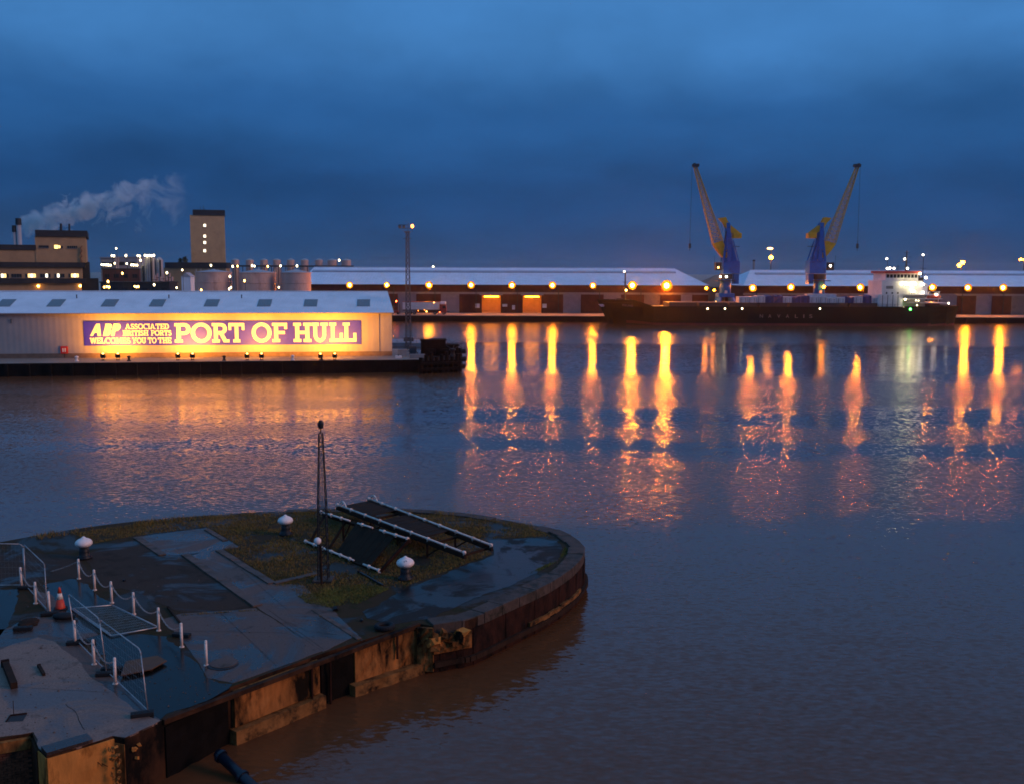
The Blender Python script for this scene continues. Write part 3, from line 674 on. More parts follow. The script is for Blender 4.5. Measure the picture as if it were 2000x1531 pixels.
# ------------------------------------------------------------------ far transit sheds
FW = 350.0                                  # front wall of the far sheds
def X_at(px, Y=FW, py=580): return P(px, py, Y).x
FE, FB = 11.7, 2.0
def far_shed(name, label, pxl, pxr, hip_l, hip_r, doors, lit, ridge_z, group_door, vents=()):
    xl, xr = X_at(pxl), X_at(pxr); t = thing(name, ((xl + xr) / 2, FW, FB), label, 'shed')
    D = 42.0
    d = sorted([(X_at(a), X_at(b)) for a, b in doors]); DH = 8.5
    edges = [xl] + [q for ab in d for q in ab] + [xr]
    for i in range(0, len(edges), 2):       # brick piers between the doors
        if edges[i + 1] - edges[i] > .05:
            mb = MB(); mb.box(((edges[i] + edges[i + 1]) / 2, FW + .3, (FB + DH) / 2), (edges[i + 1] - edges[i], .6, DH - FB)); mb.build('brick_pier', 'far_brick', t)
    mb = MB(); mb.box(((xl + xr) / 2, FW + .28, DH + .35), (xr - xl, .8, .7)); mb.build('concrete_band', 'far_concrete', t)
    mb = MB(); mb.box(((xl + xr) / 2, FW + .3, (DH + .7 + FE) / 2), (xr - xl, .6, FE - DH - .7)); mb.build('upper_wall', 'far_brick', t)
    mb = MB()
    for x in (xl, xr): mb.box((x + (.3 if x == xl else -.3), FW + D / 2 + .3, (FB + FE) / 2), (.6, D - .6, FE - FB))
    mb.box(((xl + xr) / 2, FW + D, (FB + FE) / 2), (xr - xl, .5, FE - FB)); mb.build('end_wall', 'far_brick', t)
    for i, (a, b) in enumerate(d):
        if i in lit:
            mb = MB(); w = b - a
            mb.box(((a + b) / 2, FW + 7, (FB + DH) / 2), (w + 4, .3, DH - FB)); mb.box((a - .35, FW + 3.8, (FB + DH) / 2), (.3, 6.2, DH - FB)); mb.box((b + .35, FW + 3.8, (FB + DH) / 2), (.3, 6.2, DH - FB))
            mb.box(((a + b) / 2, FW + 3.8, DH - .1), (w + 1, 6.2, .2)); mb.box(((a + b) / 2, FW + 3.8, FB + .05), (w + 1, 6.2, .08)); dd = mb.build('open_doorway', 'warm_interior', t)
            mb = MB(); mb.tube((a + .8, FW + 2.2, DH - .9), (b - .8, FW + 2.2, DH - .9), .12); mb.build('tube_lamp', 'interior_tube', dd)
            mb = MB(); mb.box(((a + b) / 2, FW - .9, DH + .2), (w + 1.4, 1.9, 1.0)); mb.build('door_hood', 'far_concrete', t)
        else:
            dd = None
            mb = MB(); n = 9; h = (DH - FB) / n
            for k in range(n): mb.box(((a + b) / 2, FW + .35, FB + h * (k + .5)), (b - a, .1, h - .05))
            mb.box(((a + b) / 2, FW + .42, (FB + DH) / 2), (b - a, .04, DH - FB)); mb.build('shutter_door', ('door_grey', 'door_pale', 'door_worn', 'door_grey')[(i * 7 + len(d)) % 4], t)
    for k in range(int((xr - xl) / 14.3)):
        xx = xl + 4.5 + k * 14.3
        if not any(a - .5 < xx < b + .5 for a, b in d): mb = MB(); mb.box((xx, FW - .1, (FB + FE) / 2 - .2), (.22, .18, FE - FB - .5)); mb.build('downpipe', 'factory_dark', t)
    # roof, hipped at the open ends
    rl, rr = xl + hip_l, xr - hip_r; ym = FW + D / 2
    A, B, C_, D_ = V((xl - .4, FW - .7, FE)), V((xr + .4, FW - .7, FE)), V((xr + .4, FW + D + .7, FE)), V((xl - .4, FW + D + .7, FE))
    E1, E2 = V((rl, ym, ridge_z)), V((rr, ym, ridge_z))
    mb = MB(); mb.add([A, B, C_, D_, E1, E2], [(0, 1, 5, 4), (1, 2, 5), (2, 3, 4, 5), (3, 0, 4), (3, 2, 1, 0)]); rf = mb.build('roof', 'far_roof', t)
    mb = MB(); mb.box(((xl + xr) / 2, FW - .72, FE - .12), (xr - xl + .8, .14, .34)); mb.build('fascia', 'factory_dark', rf)
    # long raised strip, darker than the roof, two thirds up the slope
    f = .74; y0 = FW - .7 + (ym - FW + .7) * f; z0 = FE + (ridge_z - FE) * f
    mb = MB(); mb.box(((rl + rr) / 2 + (rl - xl) * .0, y0, z0 + .18), (rr - rl - 2 + 4 * (1 - f), 1.6, .5), rx=math.atan((ridge_z - FE) / (ym - FW + .7))); mb.build('roof_strip', 'roof_band', rf)
    mb = MB(); mb.box(((rl + rr) / 2, ym, ridge_z + .05), (rr - rl, .7, .3)); mb.build('ridge_cap', 'far_roof', rf)
    return t
far_shed('transit_shed', 'long brick transit shed with pale blue roof and two lit doorways', 583, 1383, 1.5, 8.5,
         [(697, 733), (777, 813), (861, 897), (941, 978), (1021, 1057.6), (1100, 1134.6), (1179, 1213), (1258, 1290), (1330, 1352)], (3, 4), 17.6, 'x')
far_shed('transit_shed', 'brick transit shed with pale roof at right, behind the ship', 1452, 2130, 7, 2,
         [(1487, 1517), (1556, 1588), (1626, 1658), (1697, 1729), (1767, 1799), (1837, 1870), (1907, 1938.5), (1976, 2010), (2046, 2080)], (), 17.1, 'x')
# brown hip-roofed shed between
bs = thing('brown_shed', (X_at(1418), FW + 30, 2), 'brown hip-roofed shed behind the left crane between the two transit sheds', 'shed')
xl, xr, y0 = X_at(1372, FW + 30), X_at(1462, FW + 30), FW + 30
mb = MB(); mb.box(((xl + xr) / 2, y0 + 12, 6.3), (xr - xl, 24, 8.6)); mb.build('wall', 'brown_clad', bs)
mb = MB(); ax = X_at(1412, FW + 30)
mb.add([V((xl - .4, y0 - .5, 10.7)), V((xr + .4, y0 - .5, 10.7)), V((xr + .4, y0 + 24.5, 10.7)), V((xl - .4, y0 + 24.5, 10.7)), V((ax - .8, y0 + 12, 15.2)), V((ax + .8, y0 + 12, 15.2))],
       [(0, 1, 5, 4), (1, 2, 5), (2, 3, 4, 5), (3, 0, 4), (3, 2, 1, 0)]); mb.build('roof', 'brown_clad', bs)
# white notice boards on the brickwork
for i, (px, py, w, h, lbl) in enumerate(((932.5, 598, 1.5, 1.5, 'white notice board left of the left lit doorway'), (986, 597, 1.7, .9, 'wide white notice board between the two lit doorways'),
                                   (1003, 601, 1.0, 1.5, 'tall white notice board near the right lit doorway'), (1063.5, 598, 1.5, 1.4, 'white notice board right of the right lit doorway'))):
    p = P(px, py, FW - .08); o = thing('notice_board', (p.x, p.y, p.z), lbl, 'sign', 'notice boards on the transit shed')
    mb = MB(); mb.box(p, (w, .08, h)); mb.build('panel', 'bundle_white', o)
    mb = MB(); mb.box(p + V((0, .0, h / 2 + .05)), (w + .1, .1, .08)); mb.build('rail', 'factory_dark', o)
# wall lamps under the eaves
def wall_lamp(px, py, big, label, group, r=.42, Y=FW - 2.4):
    p = P(px, py, Y); m = {0: 'lamp_sodium', 1: 'lamp_sodium_big', 2: 'lamp_sodium_small'}[big]
    t = thing('wall_lamp', p, label, 'lamp', group)
    r *= 1.25; mb = MB(); mb.ball(p, r, 14, 9, 1, 1, 1.1); mb.build('lens', m, t, smooth=True)
    mb = MB(); mb.bar(p + V((0, .3, .1)), V((p.x, FW - .02, p.z + .1)), .12, .12); mb.box(p + V((0, r + .1, .05)), (.6, .25, .7)); mb.build('bracket', 'crane_dark', t)
    mb = MB(); n = 18; rings = ((r * .95, .30), (r * 1.8, .18), (r * 2.45, -.45), (r * 2.5, -.45), (r * 1.9, .30), (r * .9, .40))   # added dish: imitates the lamp's halo, keeps light off the wall
    vs = [p + V((a * math.cos(2 * math.pi * k / n), b2 + r * .25, a * math.sin(2 * math.pi * k / n))) for a, b2 in rings for k in range(n)]
    fs = [(i * n + k, i * n + (k + 1) % n, (i + 1) * n + (k + 1) % n, (i + 1) * n + k) for i in range(len(rings) - 1) for k in range(n)] + [tuple(range(n)), tuple((len(rings) - 1) * n + k for k in range(n))]
    mb.add(vs, fs); mb.build('halo_dish', 'halo_dish_black', t)
for i, (px, py, b) in enumerate(((683, 557.5, 0), (755.5, 557.5, 0), (838, 557.5, 0), (920, 557.5, 0), (1000, 558, 0), (1079, 558, 0), (1158, 558.5, 0))):
    wall_lamp(px, py, b, '%s orange wall lamp from the left under the eave of the long shed' % ORD[i], 'lamps along the long transit shed', (.38, .34, .42, .42, .42, .42, .38)[i])
wall_lamp(1235, 558, 1, 'bright orange wall lamp behind the ship bow mast', 'lamps along the long transit shed', .5)
wall_lamp(1302, 558.5, 1, 'brightest orange wall lamp, between ship bow mast and left crane', 'lamps along the long transit shed', .62)
wall_lamp(1379.5, 563.5, 2, 'smaller orange wall lamp at the right end of the long shed', 'lamps along the long transit shed', .34)
for i, (px, py) in enumerate(((1470, 563), (1544.5, 561.5), (1680, 562), (1821, 562), (1890, 562.5), (1959, 562.5))):
    wall_lamp(px, py, 0, '%s orange wall lamp from the left on the right-hand transit shed' % ORD[i], 'lamps along the right transit shed', .44)

# ------------------------------------------------------------------ lorry and small vehicle on the apron
LY = FQ + 6
lx0, lx1 = X_at(787, LY), X_at(858, LY)
t = thing('lorry', ((lx0 + lx1) / 2, LY, 2), 'articulated lorry with pale box trailer parked before the long shed', 'lorry')
mb = MB(); mb.box(((lx0 + lx1) / 2, LY, 4.9), (lx1 - lx0, 2.5, 2.5)); tr = mb.build('trailer_box', 'lorry_white', t, bevel=.06)
mb = MB(); mb.box(((lx0 + lx1) / 2, LY, 6.2), (lx1 - lx0 + .1, 2.55, .18)); mb.build('roof_rail', 'lorry_red', tr)
mb = MB(); mb.box(((lx0 + lx1) / 2, LY, 3.45), (lx1 - lx0, 1.2, .35)); mb.box((lx1 + 1.2, LY, 3.0), (4.5, 1.0, .3)); mb.build('chassis', 'crane_dark', t)
cx0 = X_at(859, LY); cx1 = X_at(871.5, LY)
mb = MB(); mb.add([V((x, y, z)) for y in (LY - 1.25, LY + 1.25) for x, z in ((cx0 + .2, 2.7), (cx1 + .1, 2.7), (cx1 + .1, 4.0), (cx1 - .15, 5.4), (cx0 + .2, 5.4))],
                  [(0, 1, 2, 3, 4), (9, 8, 7, 6, 5), (0, 5, 6, 1), (1, 6, 7, 2), (2, 7, 8, 3), (3, 8, 9, 4), (4, 9, 5, 0)]); cb = mb.build('cab', 'lorry_red', t)
mb = MB(); mb.box(((cx0 + cx1) / 2, LY, 5.85), (cx1 - cx0 - .2, 2.3, .85)); mb.build('wind_deflector', 'ship_white', cb, bevel=.15)
mb = MB(); mb.box(((cx0 + cx1) / 2 + .4, LY - 1.27, 4.5), (1.0, .05, .8)); mb.build('side_window', 'glass_dark', cb)
for x in (lx0 + 1.2, lx0 + 2.5, lx0 + 3.8, lx1 - 1.4, cx0 + 1.4):
    for s in (-1, 1):
        mb = MB(); mb.tube((x, LY + s * 1.2, 2.52), (x, LY + s * .85, 2.52), .52, .52, 14); w = mb.build('wheel', 'rubber', t)
        mb = MB(); mb.tube((x, LY + s * 1.21, 2.52), (x, LY + s * 1.1, 2.52), .27, .27, 10); mb.build('rim', 'far_concrete', w)
for px, py, m, r in ((817, 607.5, 'beacon_amber', .12), (829, 606, 'beacon_amber', .1), (833, 609, 'lamp_plant_warm', .2), (859, 610, 'lamp_red', .13), (847.5, 591.5, 'lamp_plant_warm', .15)):
    p = P(px, py, LY - 1.35); mb = MB(); mb.ball(p, r, 8, 5); mb.build('marker_lamp', m, t, smooth=True)
p = P(838, 591.5, LY - .2); mb = MB(); mb.ball(p, .34, 10, 6, 2.2, 1, .6); mb.build('beacon', 'beacon_amber', t, smooth=True)
p = P(772, 610, LY); t = thing('forklift', (p.x, LY, 2), 'red forklift behind the lorry, half hidden by the shed roof', 'forklift')
b0 = V((p.x, LY, 2))
mb = MB(); mb.box(b0 + V((0, 0, .9)), (2.4, 1.3, 1.0)); mb.build('body', 'lorry_red', t, bevel=.1)
mb = MB()
for x in (-.8, .7):
    for y in (-.55, .55): mb.tube(b0 + V((x, y, 1.3)), b0 + V((x, y, 2.6)), .06)
mb.box(b0 + V((0, 0, 2.65)), (1.8, 1.3, .12)); mb.build('overhead_guard', 'crane_dark', t)
mb = MB(); mb.bar(b0 + V((1.5, -.4, .2)), b0 + V((1.5, -.4, 3.4)), .15, .15); mb.bar(b0 + V((1.5, .4, .2)), b0 + V((1.5, .4, 3.4)), .15, .15); mb.bar(b0 + V((1.5, 0, .3)), b0 + V((2.7, 0, .3)), .9, .08); mb.build('lift_mast', 'crane_dark', t)
for x in (-.8, .9):
    for y in (-.6, .6): mb = MB(); mb.tube(b0 + V((x, y - .12, .38)), b0 + V((x, y + .12, .38)), .38, .38, 12); mb.build('wheel', 'rubber', t)
p = P(774, 589, LY - .3); mb = MB(); mb.ball(p, .2, 8, 5); mb.build('beacon', 'lamp_red', t, smooth=True); mb = MB(); mb.tube(V((p.x, p.y, 4.6)), p, .05); mb.build('beacon_stem', 'crane_dark', t)

# ------------------------------------------------------------------ cargo ship
SY = 312.0; BEAM = 15.0
xb, xs = P(1166, 590, SY + BEAM / 2).x, P(1856, 600, SY + BEAM / 2).x
LEN = xs - xb
ship = thing('cargo_ship', ((xb + xs) / 2, SY + BEAM / 2, 0), 'long dark green cargo ship moored at the far quay, deck lamps lit', 'ship')
def deck_z(q):          # q metres aft of the stem
    if q < 11: return 7.7
    if q < 17: return 7.7 - 1.9 * (q - 11) / 6
    if q > LEN - 17: return 6.1
    return 5.8
st = [0, 1.5, 3.5, 6, 9, 11, 14, 17, 21, 26, 40, 60, 80, LEN - 18, LEN - 17, LEN - 10, LEN - 4, LEN - 1, LEN]
def hb(q):              # half breadth at the deck
    k = min(1, q / 20); h = BEAM / 2 * (1 - (1 - k) ** 2.2) + .25
    if q > LEN - 6: h *= 1 - .22 * ((q - LEN + 6) / 6) ** 2
    return min(h, BEAM / 2)
def hw(q):              # half breadth at the waterline
    k = max(0, min(1, (q - 4.5) / 24)); h = BEAM / 2 * (1 - (1 - k) ** 2) + .1
    if q > LEN - 9: h *= max(.35, 1 - .6 * ((q - LEN + 9) / 9) ** 2)
    return min(h, BEAM / 2)
def hull_pt(q, lev, side):
    z = deck_z(q)
    rake = 4.3 * (1 - lev) ** 1.0 * max(0, 1 - q / 8)
    if lev >= .999: h = hb(q); zz = z
    else: h = hw(q) + (hb(q) - hw(q)) * lev ** 1.5; zz = -1.5 + (z + 1.5) * lev
    return V((xb + q + rake, SY + BEAM / 2 + side * h, zz))
levs = [0, .22, .45, .7, .88, 1.0]
mb = MB(); nS, nL = len(st), len(levs)
for side in (-1, 1):
    b0 = len(mb.v); vs = [hull_pt(q, l, side) for q in st for l in levs]
    fs = []
    for i in range(nS - 1):
        for j in range(nL - 1):
            f = (i * nL + j, (i + 1) * nL + j, (i + 1) * nL + j + 1, i * nL + j + 1); fs.append(f if side < 0 else f[::-1])
    mb.add(vs, fs)
half = nS * nL
mb.f.append(tuple([half - nL + j for j in range(nL)] + [2 * half - nL + j for j in range(nL - 1, -1, -1)]))
hull = mb.build('hull', 'hull_green', ship, smooth=False)
mb = MB()
for i in range(nS - 1):
    a0, a1 = hull_pt(st[i], 1, -1), hull_pt(st[i + 1], 1, -1); c0, c1 = hull_pt(st[i], 1, 1), hull_pt(st[i + 1], 1, 1)
    dz = V((0, 0, -.9 if st[i] < 17 or st[i] > LEN - 18 else -.15)); mb.quad(a0 + dz, a1 + dz, c1 + dz, c0 + dz)
mb.build('deck', 'deck_dark', ship)
mb = MB()
for q0, q1 in zip(range(18, int(LEN) - 18, 4), range(22, int(LEN) - 14, 4)):
    mb.bar(hull_pt(q0, .42, -1) + V((0, -.06, 0)), hull_pt(q1, .42, -1) + V((0, -.06, 0)), .12, .18)
mb.build('rubbing_strake', 'hull_green', hull)
mb = MB()
for i in range(4, nS - 1):
    p, q = st[i], st[i + 1]
    v0, v1 = hull_pt(p, .2, -1), hull_pt(q, .2, -1); w0, w1 = hull_pt(p, .30, -1), hull_pt(q, .30, -1)
    off = V((0, -.03, 0)); mb.quad(v0 + off, v1 + off, w1 + off, w0 + off)
mb.build('boot_topping', 'hull_red', hull)
# names on the side
def side_x(px): return P(px, 618, SY).x
zn = P(1535, 621.5, SY - .05).z
for ch, px in zip('NAVALIS', (1484, 1500.5, 1518, 1535, 1552.5, 1569, 1580.5)):
    text_mesh('letter', ch, 'far_concrete', hull, V((side_x(px), SY - .06, zn)), UX, UZ, 1.05, .3 if ch == 'I' else .95)
p = P(1200, 605, SY + 2)
q0, q1 = 7.5, 12.5; pa, pb = hull_pt(q0, .80, -1), hull_pt(q1, .80, -1); uu = (pb - pa).normalized()
text_mesh('lettering', 'VEELAND', 'far_concrete', hull, pa + V((-.1, -.28, -.1)), uu, UZ, .62, 3.6)
# white anchor pocket / bow mark
mb = MB(); c0 = hull_pt(.3, .9, -1)
mb.add([V((c0.x - .4, c0.y - .15, 6.2)), V((c0.x + 1.8, c0.y - .75, 6.2)), V((c0.x + 1.4, c0.y - .55, 5.4)), V((c0.x + .5, c0.y - .35, 5.4))], [(0, 1, 2, 3)]); mb.build('bow_mark', 'bundle_white', hull)
# forecastle gear and mast
mb = MB(); bx = xb + 7
for dx, h, w in ((-2.5, 1.0, 1.2), (0, 1.3, 2.0), (2.5, .8, 1.4)): mb.box((bx + dx, SY + BEAM / 2 - 1, 6.8 + h / 2), (w, 3, h))
mb.tube((bx - 1, SY + 4, 7.4), (bx - 1, SY + 7, 7.4), .5, .5, 10); mb.build('windlass', 'deck_dark', ship)
mx = P(1221, 560, SY + BEAM / 2).x; zt_ = P(1221, 533, SY + BEAM / 2).z
mb = MB(); mb.tube((mx, SY + BEAM / 2, 6.8), (mx, SY + BEAM / 2, zt_), .34, .2, 8); mb.bar((mx - .8, SY + BEAM / 2, zt_ - 3), (mx + .8, SY + BEAM / 2, zt_ - 3), .12, .12); mb.build('foremast', 'deck_dark', ship)
def ship_lamp(px, py, m, r, Y, drop=None):
    p = P(px, py, Y); mb = MB(); mb.ball(p, r, 8, 6); o = mb.build('deck_lamp', m, ship, smooth=True)
    if drop is not None:
        mb = MB(); mb.tube((p.x + r * .2, p.y + .15, p.z - drop), (p.x + r * .2, p.y + .15, p.z), .06, .06, 5); mb.build('lamp_stem', 'deck_dark', o)
ship_lamp(1219.5, 531, 'lamp_white', .22, SY + BEAM / 2 - .4)
ship_lamp(1223, 567.5, 'lamp_plant_warm', .34, SY + BEAM / 2 - .5, 2)
for px in (1382, 1416, 1449.5, 1601.5): ship_lamp(px, 603.5, 'lamp_plant', .26, SY - .15)
# hatch coamings, cargo bundles
zd = 5.65
for i in range(7):
    x0 = xb + 22 + i * 9.4
    mb = MB(); mb.box((x0 + 4.3, SY + BEAM / 2, zd + .55), (8.6, BEAM - 3.4, 1.1)); h = mb.build('hatch_coaming', 'deck_dark', ship)
    mb = MB(); mb.box((x0 + 4.3, SY + BEAM / 2, zd + 1.2), (8.8, BEAM - 3.0, .22)); mb.build('hatch_cover', 'deck_dark', h)
mb = MB()
for i in range(30):
    x0 = xb + 19 + i * 2.6; mb.tube((x0, SY + .3, 5.6), (x0, SY + .3, 6.7), .05, .05, 5)
mb.bar((xb + 18, SY + .3, 6.65), (xs - 19, SY + .3, 6.65), .07, .07); mb.bar((xb + 18, SY + .3, 6.2), (xs - 19, SY + .3, 6.2), .05, .05); mb.build('bulwark_rail', 'deck_dark', ship)
rng = random.Random(11)
bundles = [(1440 + i * 17.2, rng.random()) for i in range(16)]
for i, (px, r) in enumerate(bundles):
    c = P(px + 8, 592, SY + 4); white = i in (0, 1, 2, 5, 8, 9, 10, 11, 13, 15)
    h = 1.5 + r * .7 if white else 1.9 + r * 1.0; w = 2.55; z0 = zd + 1.32; ln = 4.6
    o = thing('cargo_bundle', (c.x, SY + 4, z0), '%s cargo bundle from the left on the ship hatch covers, %s' % ((ORD + ['thirteenth', 'fourteenth', 'fifteenth', 'sixteenth'])[i], 'wrapped in white' if white else 'under blue sheeting'), 'cargo', 'cargo bundles on the ship')
    mb = MB(); n = 5
    vs = []
    for k in range(n + 1):
        for l in range(3):
            vs.append(V((c.x - w / 2 + w * k / n, SY + 4 - ln / 2 + ln * l / 2, z0 + h - (0 if white else .5 * rng.random()))))
    b2 = [V((c.x - w / 2 + w * k / n, SY + 4 - ln / 2 + ln * l / 2, z0)) for k in range(n + 1) for l in range(3)]
    fs = [(k * 3 + l, (k + 1) * 3 + l, (k + 1) * 3 + l + 1, k * 3 + l + 1) for k in range(n) for l in range(2)]
    m0 = (n + 1) * 3
    fs += [(k * 3, m0 + k * 3, m0 + (k + 1) * 3, (k + 1) * 3) for k in range(n)] + [(k * 3 + 2, (k + 1) * 3 + 2, m0 + (k + 1) * 3 + 2, m0 + k * 3 + 2) for k in range(n)]
    fs += [(0, 1, m0 + 1, m0), (1, 2, m0 + 2, m0 + 1), (n * 3, m0 + n * 3, m0 + n * 3 + 1, n * 3 + 1), (n * 3 + 1, m0 + n * 3 + 1, m0 + n * 3 + 2, n * 3 + 2)]
    mb.add(vs + b2, fs); mb.build('wrapped_load', 'bundle_white' if white else 'tarp_blue', o)
    for dx in (-.7, .7): mb = MB(); mb.box((c.x + dx, SY + 4 - ln / 2 - .03, z0 + h * .42), (.12, .05, h * .8)); mb.build('strap', 'deck_dark', o)
c = P(1602, 588, SY + 8); o = thing('deck_container', (c.x, SY + 8, 7.0), 'long white container-like box on the ship beneath the right crane', 'container')
mb = MB(); mb.box((c.x, SY + 8, 8.5), (9.4, 2.6, 2.2)); mb.build('box', 'bundle_white', o)
mb = MB(); mb.box((c.x, SY + 8, 7.17), (9.2, 2.4, .34)); mb.build('base_frame', 'deck_dark', o)
for k in range(9): mb = MB(); mb.box((c.x - 4.3 + k * 1.07, SY + 6.66, 8.5), (.14, .08, 2.1)); mb.build('rib', 'bundle_white', o)
# superstructure
yc = SY + BEAM / 2
def SX(px, Y=None): return P(px, 570, Y or (SY + 2)).x
def SZ(py, Y=None): return P(1770, py, Y or (SY + 2)).z
z_main = 5.9
x0, x1 = SX(1714), SX(1762)
mb = MB(); mb.box(((x0 + x1) / 2, yc, (z_main + SZ(576)) / 2), (x1 - x0, BEAM - 2.5, SZ(576) - z_main)); sup = mb.build('lower_house', 'ship_white', ship)
x0, x1 = SX(1720.5), SX(1800)
mb = MB(); mb.box(((x0 + x1) / 2, yc, (SZ(576) + SZ(549)) / 2), (x1 - x0, BEAM - 3, SZ(549) - SZ(576) - .01)); mb.build('upper_house', 'ship_white', ship)
x2, x3 = SX(1729), SX(1792)
mb = MB(); mb.box(((x2 + x3) / 2, yc, (SZ(549) + SZ(534)) / 2), (x3 - x2, BEAM - 4, SZ(534) - SZ(549) - .01)); br_ = mb.build('bridge', 'ship_white', ship)
for k in range(9):
    mb = MB(); mb.box((x2 + .6 + k * (x3 - x2 - 1.0) / 8.3, SY + 1.97, SZ(540)), ((x3 - x2) / 9 - .28, .08, 1.05)); mb.build('bridge_window', 'glass_dark', br_)
mb = MB(); mb.box(((x2 + x3) / 2, yc, SZ(532.3)), (x3 - x2 + 1.2, BEAM - 2.6, .75)); mb.build('bridge_roof', 'ship_red', br_)
x4, x5 = SX(1762), SX(1838)                               # after decks, open galleries
for py in (576, 584, 592):
    mb = MB(); mb.box(((x4 + x5) / 2 + (0 if py < 590 else 1.5), yc, SZ(py)), (x5 - x4 - (0 if py > 580 else 4), BEAM - 1.2, .18)); mb.build('gallery_deck', 'ship_white', ship)
    mb = MB()
    for k in range(9): mb.tube((x4 + .5 + k * 1.3, SY + .75, SZ(py)), (x4 + .5 + k * 1.3, SY + .75, SZ(py) + 1.0), .04, .04, 5)
    mb.bar((x4 + .3, SY + .75, SZ(py) + 1.0), (x4 + 11.5, SY + .75, SZ(py) + 1.0), .06, .06); mb.build('gallery_rail', 'ship_white', ship)
mb = MB(); mb.box(((x4 + x5) / 2 - 1.5, yc + 1, (z_main + SZ(576)) / 2), (x5 - x4 - 5, BEAM - 6, SZ(576) - z_main)); mb.build('inner_house', 'ship_white', ship)
mb = MB(); mb.box(((SX(1800) + SX(1818)) / 2, yc + 1, (SZ(576) + SZ(555)) / 2), (SX(1818) - SX(1800), BEAM - 7, SZ(555) - SZ(576))); mb.build('funnel_casing', 'ship_white', ship)
mb = MB(); mb.box((SX(1809), yc + 1, SZ(549)), (2.0, 3, 2.0)); mb.tube((SX(1809), yc + 1, SZ(546)), (SX(1810), yc + 1, SZ(538)), .35, .35, 8); mb.build('funnel', 'deck_dark', ship)
for px in (1730, 1741, 1752):
    mb = MB(); mb.box((SX(px), SY + 1.23, SZ(573)), (.45, .06, .55)); mb.build('porthole', 'glass_dark', sup)
for px in (1722, 1732, 1742, 1752):
    mb = MB(); mb.tube((SX(px), SY + .9, z_main - .2), (SX(px), SY + .9, SZ(577)), .09, .09, 5); mb.build('stanchion', 'deck_dark', ship)
mb = MB(); mb.box((SX(1736), SY + 1.46, SZ(562)), (2.2, .06, .9)); mb.build('notice', 'far_concrete', sup)
# masts
def ship_mast(px, py0, py1, r, arms, name='mast'):
    x = P(px, 540, yc).x; mb = MB(); zb, zt2 = P(px, py0, yc).z, P(px, py1, yc).z
    mb.tube((x, yc, zb), (x, yc, zt2), r, r * .5, 6)
    for f, w in arms: mb.bar((x - w, yc, zb + (zt2 - zb) * f), (x + w, yc, zb + (zt2 - zb) * f), .1, .1)
    return mb.build(name, 'deck_dark', ship)
ship_mast(1769, 532, 490, .32, ((.45, 1.2), (.7, 1.5), (.9, .9)), 'radar_mast')
ship_mast(1732, 532, 507, .10, (), 'aerial'); ship_mast(1753, 532, 518, .1, ((.8, .5),), 'aerial')
ship_mast(1802, 545, 500, .14, ((.45, 1.0),), 'aft_mast')
for px, py, m, r in ((1732, 506, 'lamp_white', .3), (1767, 506.5, 'lamp_white', .32), (1733, 525, 'lamp_white', .34), (1738, 524.5, 'lamp_white', .34), (1746, 525, 'lamp_white', .32),
                     (1772.5, 525, 'lamp_white', .34), (1803, 498.5, 'lamp_white', .3)):
    ship_lamp(px, py, m, r, yc - .5, .8)
for px, py, m, r in ((1797, 535, 'lamp_deck', .34), (1808.5, 543, 'lamp_white', .38), (1763, 554.5, 'lamp_deck', .33), (1769, 554.5, 'lamp_deck', .33), (1774, 555, 'lamp_deck', .28), (1784, 553, 'lamp_deck', .34),
                     (1788, 556, 'lamp_deck', .34), (1803, 556, 'lamp_white', .38), (1781, 569, 'lamp_deck', .3), (1786, 569.5, 'lamp_deck', .28), (1803, 572, 'lamp_white', .38),
                     (1829, 576, 'lamp_white', .38), (1768, 585.5, 'lamp_deck', .28), (1789, 587.5, 'lamp_plant', .2), (1794, 588, 'lamp_plant', .2), (1853, 593, 'lamp_white', .22),
                     (1765, 601.5, 'lamp_plant', .2), (1791, 597, 'lamp_plant', .2)):
    ship_lamp(px, py, m, r, SY + .45, 1.0)
ship_lamp(1778, 604.5, 'lamp_green', .36, SY - .12)
lbx = SX(1822); mb = MB(); mb.ball((lbx, SY + 1.4, SZ(580)), 1.0, 10, 6, 2.4, .9, .8); mb.build('lifeboat', 'cone_orange', ship, smooth=True)
for dx in (-1.6, 1.6): mb = MB(); mb.pipe([(lbx + dx, SY + 1.4, SZ(592)), (lbx + dx, SY + 1.4, SZ(572)), (lbx + dx, SY + .6, SZ(570))], .09); mb.build('davit', 'ship_white', ship)

